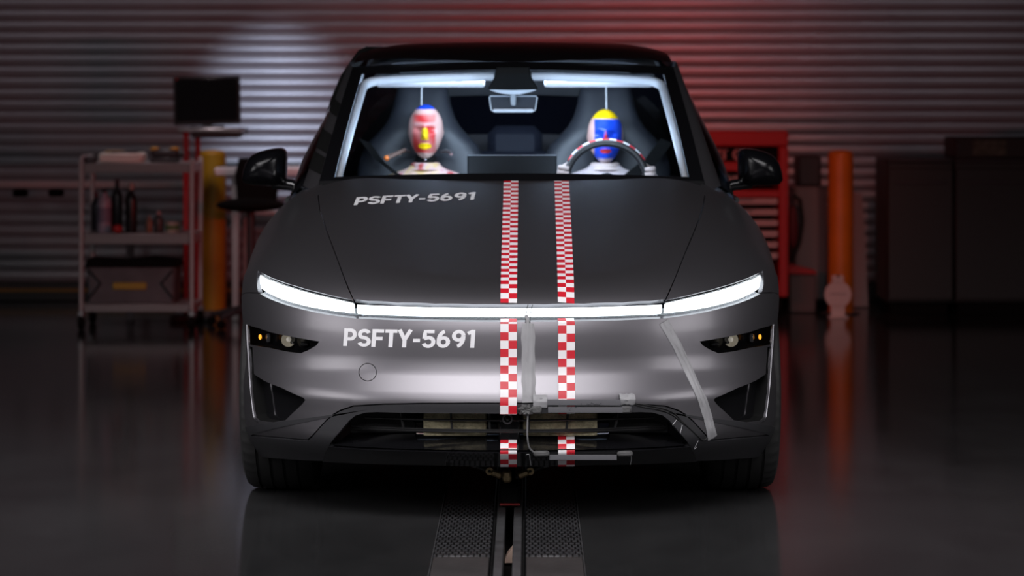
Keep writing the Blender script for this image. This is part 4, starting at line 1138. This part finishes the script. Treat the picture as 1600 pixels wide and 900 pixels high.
# ------------------------------------------------------------------ workshop things along the shutter
M_cart = mat('pale_cart_metal', (.45, .41, .41), .4, .3)
M_redp = mat('red_enamel', (.42, .012, .015), .35, coat=.4)
M_dgrey = mat('dark_grey_plastic', (.045, .045, .05), .5)
M_yel = mat('yellow_bollard_paint', (.62, .33, .02), .45, noise=(5, .15))
M_org = mat('orange_bollard_paint', (.66, .20, .015), .4, noise=(5, .12))

M_rim = mat('cart_rim_metal', (.26, .24, .24), .4, .4)
# tool cart
CY0 = 7.15
xl = at(127, 300, CY0)[0]; xr = at(300, 300, CY0)[0]; CDp = .42
cart = thing('tool_cart', ((xl + xr) / 2, CY0 + CDp / 2, 0), 'pale metal three shelf tool cart left of the car', 'cart')
for x in (xl, xr):
    for y in (CY0, CY0 + CDp):
        MB().box((x, y, .56), (.026, .026, .90), .005).build('post', M_cart, cart)
        cs = MB().lathe([(.012, -.017), (.040, -.017), (.045, -.010), (.045, .010), (.040, .017), (.012, .017)], (x, y, .045), (1, 0, 0), 20).build('caster', M_matt, cart)
        MB().box((x, y, .085), (.04, .05, .05), .006).build('caster_fork', M_steel, cs)
for z, h in ((.955, .055), (.535, .06), (.125, .045)):
    sh = MB().box(((xl + xr) / 2, CY0 + CDp / 2, z + h / 2 - .004), (xr - xl - .03, CDp - .03, .008), .002).build('shelf', M_cart, cart)
    for y in (CY0, CY0 + CDp): MB().box(((xl + xr) / 2, y, z), (xr - xl - .03, .012, h), .003).build('shelf_rim', M_rim, sh)
    for x in (xl, xr): MB().box((x, CY0 + CDp / 2, z), (.012, CDp - .03, h), .003).build('shelf_rim', M_cart, sh)
MB().tube([(xl, CY0, 1.0), (xl, CY0 + .02, 1.02), (xl, CY0 + CDp - .02, 1.02), (xl, CY0 + CDp, 1.0)], .010, 8).build('push_handle', M_cart, cart)
ST = .955 + .0275; SMd = .535 + .03; SBt = .125 + .0225
def X_(px, y=CY0 + .15): return at(px, 300, y)[0]
# on the top shelf
cs = thing('document_case', (X_(190), CY0 + .2, ST), 'white flat case lying on the top shelf of the tool cart', 'case')
MB().box((X_(190), CY0 + .2, ST + .030), (.26, .22, .058), .012).build('shell', mat('off_white_case', (.80, .77, .70), .5), cs)
MB().box((X_(178), CY0 + .2, ST + .066), (.10, .16, .014), .004).build('tan_base', mat('tan_card', (.42, .30, .18), .7), cs)
MB().box((X_(195), CY0 + .2, ST + .064), (.16, .20, .010), .004).build('dark_lid', M_dgrey, cs)
dr_ = thing('cordless_drill', (X_(256), CY0 + .2, ST), 'black and yellow power tool lying on the top cart shelf', 'power tool')
MB().box((X_(256), CY0 + .2, ST + .055), (.16, .075, .06), .02).build('body', M_dgrey, dr_)
MB().box((X_(240), CY0 + .2, ST + .082), (.05, .06, .02), .008).build('yellow_cover', M_yel, dr_)
MB().box((X_(271), CY0 + .2, ST + .082), (.05, .06, .02), .008).build('yellow_cover', M_yel, dr_)
MB().cyl((X_(274), CY0 + .2, ST + .05), (X_(286), CY0 + .2, ST + .05), .025, .018, 16).build('chuck', M_satin, dr_)
MB().box((X_(256), CY0 + .2, ST + .014), (.17, .09, .028), .006).build('battery', M_dgrey, dr_)
tr = tag(MB().box((X_(143), CY0 + .12, ST + .0181), (.07, .10, .036), .008).build('tape_holder', M_dgrey), 'small dark box at the left end of the top cart shelf', 'box')
# on the middle shelf
def bottle(name, px, h, r, col, label, cap, capcol, band=None, y=CY0 + .18):
    x = X_(px, y); t = thing(name, (x, y, SMd), label, 'bottle')
    MB().lathe([(r * .92, 0), (r, .008), (r, h * .66), (r * .85, h * .74), (r * .38, h * .82), (r * .36, h * .88)], (x, y, SMd), (0, 0, 1), 20).build('body', mat('bottle_' + name + str(px), col, .35), t)
    if band: MB().lathe([(r * 1.015, h * .22), (r * 1.015, h * .55)], (x, y, SMd), (0, 0, 1), 20).build('paper_label', mat('label_%d' % px, band, .6), t)
    if cap == 'spray':
        c = MB().box((x, y, SMd + h * .93), (r * .7, r * 1.1, h * .11), .006).build('spray_head', mat('cap_%d' % px, capcol, .4), t)
        MB().cyl((x, y - r * .5, SMd + h * .95), (x, y - r * 1.4, SMd + h * .95), r * .2, None, 10).build('nozzle', mat('cap_%d' % px), c)
    else: MB().cyl((x, y, SMd + h * .86), (x, y, SMd + h), r * .42, r * .40, 16).build('cap', mat('cap_%d' % px, capcol, .4), t)
bottle('spray_bottle', 163, .27, .042, (.40, .36, .45), 'pale spray bottle with violet label at left of the middle cart shelf', 'spray', (.03, .03, .04), (.22, .20, .28))
bottle('squeeze_bottle', 150, .24, .030, (.03, .02, .03), 'dark narrow bottle beside the cart post on the middle shelf', 'cap', (.12, .03, .05), y=CY0 + .30)
bottle('spray_can', 183, .315, .034, (.012, .012, .016), 'tall black can on the middle shelf reaching up to the top shelf', 'cap', (.03, .03, .035), y=CY0 + .28)
bottle('spray_can', 205, .295, .036, (.010, .010, .012), 'black can with silver cap on the middle cart shelf', 'cap', (.45, .40, .36))
bottle('glue_bottle', 233, .10, .020, (.25, .13, .08), 'small brown bottle on the middle cart shelf', 'cap', (.35, .25, .2))
bottle('glue_bottle', 248, .125, .026, (.06, .05, .05), 'small dark bottle with pink cap on the middle cart shelf', 'cap', (.60, .40, .40))
tag(MB().ball((X_(186), CY0 + .08, SMd + .026), (.032, .028, .026), 16, 10).build('red_rag_ball', M_redp), 'small red ball on the middle shelf in front of the cans', 'ball')
tub = thing('plastic_tub', (X_(269), CY0 + .16, SMd), 'low pale plastic tub at right end of the middle cart shelf', 'tub')
MB().lathe([(.042, 0), (.046, .055), (.049, .056), (.049, .062), (.043, .062), (.040, .006), (.001, .006)], (X_(269), CY0 + .16, SMd), (0, 0, 1), 24).build('body', mat('pale_tub', (.50, .48, .42), .5), tub)
MB().lathe([(.0445, .018), (.0463, .045)], (X_(269), CY0 + .16, SMd), (0, 0, 1), 24).build('green_band', mat('green_band', (.12, .22, .08), .6), tub)
# on the bottom shelf
tb = thing('tool_bag', (X_(208), CY0 + .2, SBt), 'grey tool box with black lid and yellow badge on the bottom cart shelf', 'tool box')
MB().prism([(-.255, 0), (.255, 0), (.265, .22), (-.265, .22)], (X_(208), CY0 + .36, SBt), (1, 0, 0), (0, 0, 1), .30, .015).build('body', mat('grey_bag', (.105, .105, .115), .7, noise=(8, .2)), tb)
MB().prism([(-.275, .215), (.275, .215), (.265, .255), (.10, .27), (-.06, .25), (-.265, .262)], (X_(208), CY0 + .37, SBt), (1, 0, 0), (0, 0, 1), .32, .012).build('lid', M_matt, tb)
MB().box((X_(206), CY0 + .055, SBt + .105), (.20, .012, .042), .005).build('badge', mat('yellow_badge', (.42, .28, .02), .5), tb)
for s in (-1, 1): MB().tube([(X_(208) + s * .25, CY0 + .056, SBt + .20), (X_(208) + s * .18, CY0 + .052, SBt + .12), (X_(208) + s * .25, CY0 + .056, SBt + .03)], .006, 6).build('seam_strap', M_matt, tb)

# monitor on a red stand behind the cart
SY = 7.75
stand = thing('monitor_stand', (at(300, 300, SY)[0], SY + .1, 0), 'red post stand with small shelf behind the tool cart', 'stand')
a = at(279, 200, SY); b = at(378, 200, SY); zs_ = a[2]
MB().box(((a[0] + b[0]) / 2, SY + .1, zs_ - .012), (b[0] - a[0], .34, .024), .005).build('shelf', M_steel, stand)
MB().box(((a[0] + b[0]) / 2 + .03, SY + .1, zs_ - .045), (b[0] - a[0] - .1, .26, .035), .006).build('cable_tray', M_dgrey, stand)
for px, y in ((291, SY), (309, SY + .16)): MB().box((at(px, 300, y)[0], y, (zs_ - .03) / 2 + .03), (.034, .03, zs_ - .05), .005).build('post', M_redp, stand)
MB().box((at(300, 300, SY)[0], SY + .08, .02), (.24, .40, .04), .01).build('foot', M_dgrey, stand)
MB().tube([(b[0] - .02, SY + .05, zs_ - .04), (b[0] + .03, SY + .02, zs_ - .035), (b[0] + .035, SY + .02, zs_ - .004), (b[0] + .01, SY + .03, zs_ - .008)], .006, 6).build('cable_loop', M_cable, stand)
mon = thing('monitor', (at(323, 200, SY)[0], SY + .1, zs_), 'black square monitor on the red stand above the tool cart', 'monitor')
m0 = at(271, 119, SY + .06); m1 = at(375, 195, SY + .06)
pn = MB().box(((m0[0] + m1[0]) / 2, SY + .08, (m0[2] + m1[2]) / 2), (m1[0] - m0[0], .035, m0[2] - m1[2]), .006, Matrix.Rotation(-.02, 3, 'Y')).build('screen_case', mat('monitor_black', (.006, .006, .007), .5), mon)
MB().box(((m0[0] + m1[0]) / 2, SY + .061, (m0[2] + m1[2]) / 2 + .004), (m1[0] - m0[0] - .03, .004, m0[2] - m1[2] - .04), .001, Matrix.Rotation(-.02, 3, 'Y')).build('screen_glass', M_black, pn)
MB().box(((m0[0] + m1[0]) / 2, SY + .11, zs_ + .05), (.06, .03, .10), .006).build('neck', M_dgrey, mon)
MB().box(((m0[0] + m1[0]) / 2, SY + .10, zs_ + .006), (.20, .16, .012), .004).build('foot', M_dgrey, mon)
MB().ball((m0[0] + .02, SY + .060, m0[2] - .02), (.006, .003, .006), 8, 6).build('red_mark', M_redp, pn)

# bollards
def bollard(px, w, m_, label, y=8.25):
    x = at(px, 300, y)[0]; r = w / 2; t = thing('bollard', (x, y, 0), label, 'bollard', 'bollards in front of the shutter')
    MB().lathe([(r * 1.0, .008), (r, 1.0), (r * .96, 1.018), (r * .80, 1.03), (r * .4, 1.036), (.001, 1.037)], (x, y, 0), (0, 0, 1), 36).build('post', m_, t)
    MB().lathe([(r * 1.5, 0), (r * 1.5, .008), (r * 1.0, .012)], (x, y, 0), (0, 0, 1), 36).build('base_plate', M_dgrey, t)
bollard(332, .170, M_yel, 'yellow steel bollard standing beside the tool cart')
bollard(1313.5, .160, M_org, 'orange steel bollard standing right of the red tool chest')

# guard rail and work bench along the shutter, left
gr = thing('guard_rail', (at(60, 288, 8.85)[0], 8.85, 0), 'long pale guard rail along the shutter at the far left', 'rail')
zr_ = at(100, 288, 8.85)[2]; xa = -5.2; xb = at(351, 288, 8.85)[0]
MB().box(((xa + xb) / 2, 8.85, zr_), (xb - xa, .05, .045), .008).build('top_bar', mat('pale_bar', (.78, .72, .72), .5), gr)
for x in (-4.9, -3.9, xb - .62, xb - .1): MB().box((x, 8.87, (zr_ - .02) / 2), (.045, .045, zr_ - .02), .006).build('leg', M_dgrey, gr)
for px in (32, 88): MB().box((at(px, 302, 8.84)[0], 8.84, zr_ - .055), (.10, .05, .05), .012).build('hung_clamp', M_matt, gr)
wb = thing('work_bench', (at(420, 300, 7.88)[0], 7.88, 0), 'pale topped work bench behind the black chair', 'bench')
zb_ = at(400, 262, 7.68)[2]; xa = at(335, 268, 7.68)[0]; xb = at(600, 268, 7.68)[0]
MB().box(((xa + xb) / 2, 7.88, zb_ - .025), (xb - xa, .40, .050), .008).build('top', mat('pale_bench_top', (.80, .76, .78), .45), wb)
for px, y in ((368, 7.72), (386, 8.04), (560, 7.72), (575, 8.04)): MB().box((at(px, 300, y)[0], y, (zb_ - .050) / 2), (.045, .045, zb_ - .050), .006).build('leg', M_cart, wb)
zq = at(400, 333, 7.7)[2]; MB().box(((xa + xb) / 2 + .08, 7.88, zq), (xb - xa - .25, .34, .03), .006).build('lower_shelf', M_cart, wb)
# chair
CH = 7.36; ch = thing('office_chair', (at(392, 320, CH)[0], CH, 0), 'black swivel chair in front of the work bench', 'chair')
xc = at(392, 320, CH)[0]; zc = at(392, 326, CH)[2]
MB().ball((xc, CH, zc + .022), (.21, .21, .042), 28, 10).build('seat', M_matt, ch)
MB().prism([(-.12, 0), (.12, 0), (.135, .16), (.11, .26), (-.11, .26), (-.135, .16)], (xc + .02, CH + .20, zc + .04), (1, 0, 0), (0, 0, 1), .05, .016).build('backrest', M_matt, ch)
MB().cyl((xc, CH, .12), (xc, CH, zc), .025, None, 14).build('gas_column', M_dgrey, ch)
for k in range(5):
    a = k * 2 * math.pi / 5 + .3; e = Vector((xc + .26 * math.cos(a), CH + .26 * math.sin(a), .065))
    lg = MB().tube([(xc, CH, .12), tuple(e)], [.022, .015], 8).build('leg', M_dgrey, ch)
    MB().lathe([(.006, -.018), (.026, -.016), (.026, .016), (.006, .018)], e + Vector((0, 0, -.038)), (math.cos(a + 1.57), math.sin(a + 1.57), 0), 14).build('caster', M_matt, lg)

# red tool chest, right
TY = 8.05
tx1 = at(1232, 300, TY)[0]; tx0 = .75; tz1 = at(1200, 204, TY)[2]
tc_ = thing('tool_chest', ((tx0 + tx1) / 2, TY + .25, 0), 'tall red tool chest with open top bay and drawers behind the mirror', 'tool chest')
def tz(py): return at(1200, py, TY)[2]
xm_ = (tx0 + tx1) / 2; wd = tx1 - tx0
MB().box((xm_, TY + .25, (tz(204) + tz(229)) / 2), (wd, .50, tz(204) - tz(229)), .01).build('top_cap', M_redp, tc_)
for x in (tx0 + .03, tx1 - .03): MB().box((x, TY + .25, (tz(229) + .12) / 2), (.06, .50, tz(229) - .12), .008).build('side_post', M_redp, tc_)
MB().box((xm_, TY + .47, .62), (wd - .1, .03, .98), .004).build('back_panel', M_matt, tc_)
for p0, p1 in ((253, 268), (297, 309)): MB().box((xm_, TY + .24, (tz(p0) + tz(p1)) / 2), (wd - .1, .46, tz(p0) - tz(p1)), .006).build('shelf', M_redp, tc_)
MB().box((xm_, TY + .06, (tz(231) + tz(252)) / 2), (wd - .12, .01, tz(231) - tz(252)), .002).build('sign_board', M_matt, tc_)
M_pink = mat('pale_front', (.50, .40, .40), .5)
for k in range(6):
    z = tz(315 + k * 17); d_ = MB().box((xm_, TY + .03, z), (wd - .13, .05, .040), .006).build('drawer', M_pink, tc_)
    MB().box((xm_, TY + .0, z + .012), (.5, .012, .010), .003).build('drawer_handle', M_steel, d_)
MB().box((xm_, TY + .24, .17), (wd - .02, .46, .10), .01).build('base', M_redp, tc_)
for x in (tx0 + .06, tx1 - .06):
    for y in (TY + .06, TY + .44): MB().lathe([(.014, -.02), (.054, -.02), (.06, -.01), (.06, .01), (.054, .02), (.014, .02)], (x, y, .06), (1, 0, 0), 20).build('caster', M_matt, tc_)
V, Fq, W = lettering('NT C', .2); h = (tz(232) - tz(251)) * .92; xs0 = at(1112, 240, TY)[0]
mk('lettering', [(xs0 + v[0] * h * 1.15, TY + .052, tz(251) + v[1] * h + .003) for v in V], Fq, mat('faded_pink_letters', (.55, .30, .30), .6), tc_)
for px, w, c, lb in ((1132, .085, (.55, .50, .46), 'cream carton in the open bay of the red tool chest'), (1151, .05, (.40, .36, .34), 'grey carton beside the cream one in the tool chest')):
    hh = tz(270) - tz(297); bx_ = thing('carton', (at(px, 290, TY)[0], TY + .12, tz(297)), lb, 'box')
    MB().box((at(px, 290, TY)[0], TY + .12, tz(297) + hh * .42), (w, .10, hh * .84), .004).build('box', mat('carton_%d' % px, c, .7), bx_)
    MB().box((at(px, 290, TY)[0], TY + .066, tz(297) + hh * .45), (w * .5, .006, hh * .3), .001).build('print', M_dgrey, bx_)

# things between the chest and the bollard
ap = thing('parts_washer', (at(1266, 360, 8.6)[0], 8.75, 0), 'grey cabinet with hose standing left of the orange bollard', 'cabinet')
x0_ = at(1243, 300, 8.55)[0]; x1_ = at(1294, 300, 8.55)[0]; z1_ = at(1260, 292, 8.55)[2]
MB().box(((x0_ + x1_) / 2, 8.78, z1_ / 2 + .03), (x1_ - x0_, .40, z1_ - .06), .012).build('body', mat('pale_cabinet', (.22, .20, .205), .55), ap)
MB().box(((x0_ + x1_) / 2 - .005, 8.78, z1_ + .10), (x1_ - x0_ - .06, .30, .20), .015).build('hood', M_dgrey, ap)
MB().box(((x0_ + x1_) / 2, 8.78, .03), (x1_ - x0_ - .04, .34, .06), .006).build('plinth', M_matt, ap)
MB().tube([at(1240, 305, 8.50), at(1250, 312, 8.5), at(1254, 345, 8.5), at(1249, 380, 8.5), at(1240, 398, 8.5), at(1238, 410, 8.5)], .012, 8).build('hose', M_cable, ap)
MB().ball(at(1239, 355, 8.53), (.035, .03, .14), 14, 10).build('red_pad', mat('dull_red', (.16, .02, .03), .6), ap)
bx = at(1262, 420, 8.4); tray = thing('drip_tray', (bx[0], 8.40, bx[2] - .03), 'low red tray on a dark trolley left of the orange bollard', 'tray')
MB().prism([(-.095, 0), (.095, 0), (.08, .02), (-.06, .055), (-.095, .045)], (bx[0] - .042, 8.52, bx[2] - .025), (1, 0, 0), (0, 0, 1), .24, .006).build('pan', M_redp, tray)
MB().box((bx[0] - .042, 8.40, (bx[2] - .03) / 2), (.17, .22, bx[2] - .03), .01).build('trolley', mat('trolley_grey', (.10, .095, .095), .6), tray)
# white round sign at the foot of the bollard
sx = at(1309, 460, 7.95); sg = thing('round_floor_sign', (sx[0], 7.95, 0), 'white round sign on a small foot in front of the orange bollard', 'sign')
R_ = .083; M_sign = mat('white_sign', (.62, .55, .52), .5)
MB().cyl((sx[0], 7.955, sx[2]), (sx[0], 7.935, sx[2]), R_, None, 40).build('disc', M_sign, sg)
MB().box((sx[0], 7.945, sx[2] + R_ + .012), (.075, .02, .05), .006).build('neck', M_sign, sg)
MB().box((sx[0], 7.945, sx[2] + R_ + .030), (.022, .024, .014), .004).build('hook', M_matt, sg)
MB().box((sx[0], 7.945, (sx[2] - R_) / 2 + .01), (.09, .02, sx[2] - R_ + .03), .005).build('foot', M_sign, sg)
MB().box((sx[0], 7.945, .006), (.12, .10, .012), .003).build('base', M_sign, sg)
MB().box((sx[0], 7.9335, sx[2] + .004), (.10, .002, .010)).build('faded_print', mat('faded_print', (.40, .34, .33), .6), sg)
# pale board leaning behind the bollard
bdd = fix_normals(MB().prism([(-.07, 0), (.07, 0), (.06, .45), (.045, .75), (-.05, .75)], (at(1339, 300, 8.75)[0], 8.75, .0), (1, 0, 0), (0, .16, .987), .03, .004).build('leaning_board', mat('pale_board', (.34, .28, .28), .6)))
tag(bdd, 'pale narrow board leaning behind the orange bollard', 'board')
# dark cabinets, far right
def cabinet(px0, px1, ptop, label, y=8.1, doors=1):
    xa, xb = at(px0, 300, y)[0], at(px1, 300, y)[0]; z = at(1400, ptop, y)[2]; t = thing('cabinet', ((xa + xb) / 2, y + .3, 0), label, 'cabinet', 'dark cabinets at the right')
    m_ = mat('dark_brown_cabinet', (.026, .023, .022), .5)
    MB().box(((xa + xb) / 2, y + .32, (z + .08) / 2), (xb - xa, .56, z - .08), .008).build('body', m_, t)
    w = (xb - xa) / doors
    for k in range(doors):
        d_ = MB().box((xa + w * (k + .5), y + .03, (z + .06) / 2), (w - .012, .022, z - .14), .005).build('door', m_, t)
        MB().box((xa + w * (k + .5), y + .014, z - .13), (w - .10, .012, .018), .004).build('handle', M_dgrey, d_)
    MB().box(((xa + xb) / 2, y + .32, .04), (xb - xa - .06, .48, .08), .004).build('plinth', M_matt, t)
    MB().box(((xa + xb) / 2, y + .31, z + .008), (xb - xa - .004, .59, .018), .004).build('top', M_dgrey, t)
    return xa, xb, z
cabinet(1387, 1491, 253, 'dark brown cabinet nearest to the orange bollard')
xa, xb, z = cabinet(1493, 1640, 253, 'dark cabinet at the right edge of the photograph with a crate on top')
cr = thing('equipment_crate', (xb - .2, 8.4, z + .017), 'dark crate with pale green label on the right cabinet', 'crate')
cx0, cx1 = at(1494, 240, 8.15)[0], at(1640, 240, 8.15)[0]
MB().box(((cx0 + cx1) / 2, 8.42, z + .085), (cx1 - cx0, .46, .136), .01).build('body', mat('crate_dark', (.030, .030, .028), .6), cr)
lb_ = MB().box((at(1547, 238, 8.18)[0], 8.187, z + .086), (.21, .006, .095), .002).build('label', mat('pale_green_label', (.09, .105, .075), .7, noise=(25, .5)), cr)
for s in (-1, 1): MB().box(((cx0 + cx1) / 2 + s * .27, 8.185, z + .09), (.03, .012, .04), .004).build('latch', M_dgrey, cr)
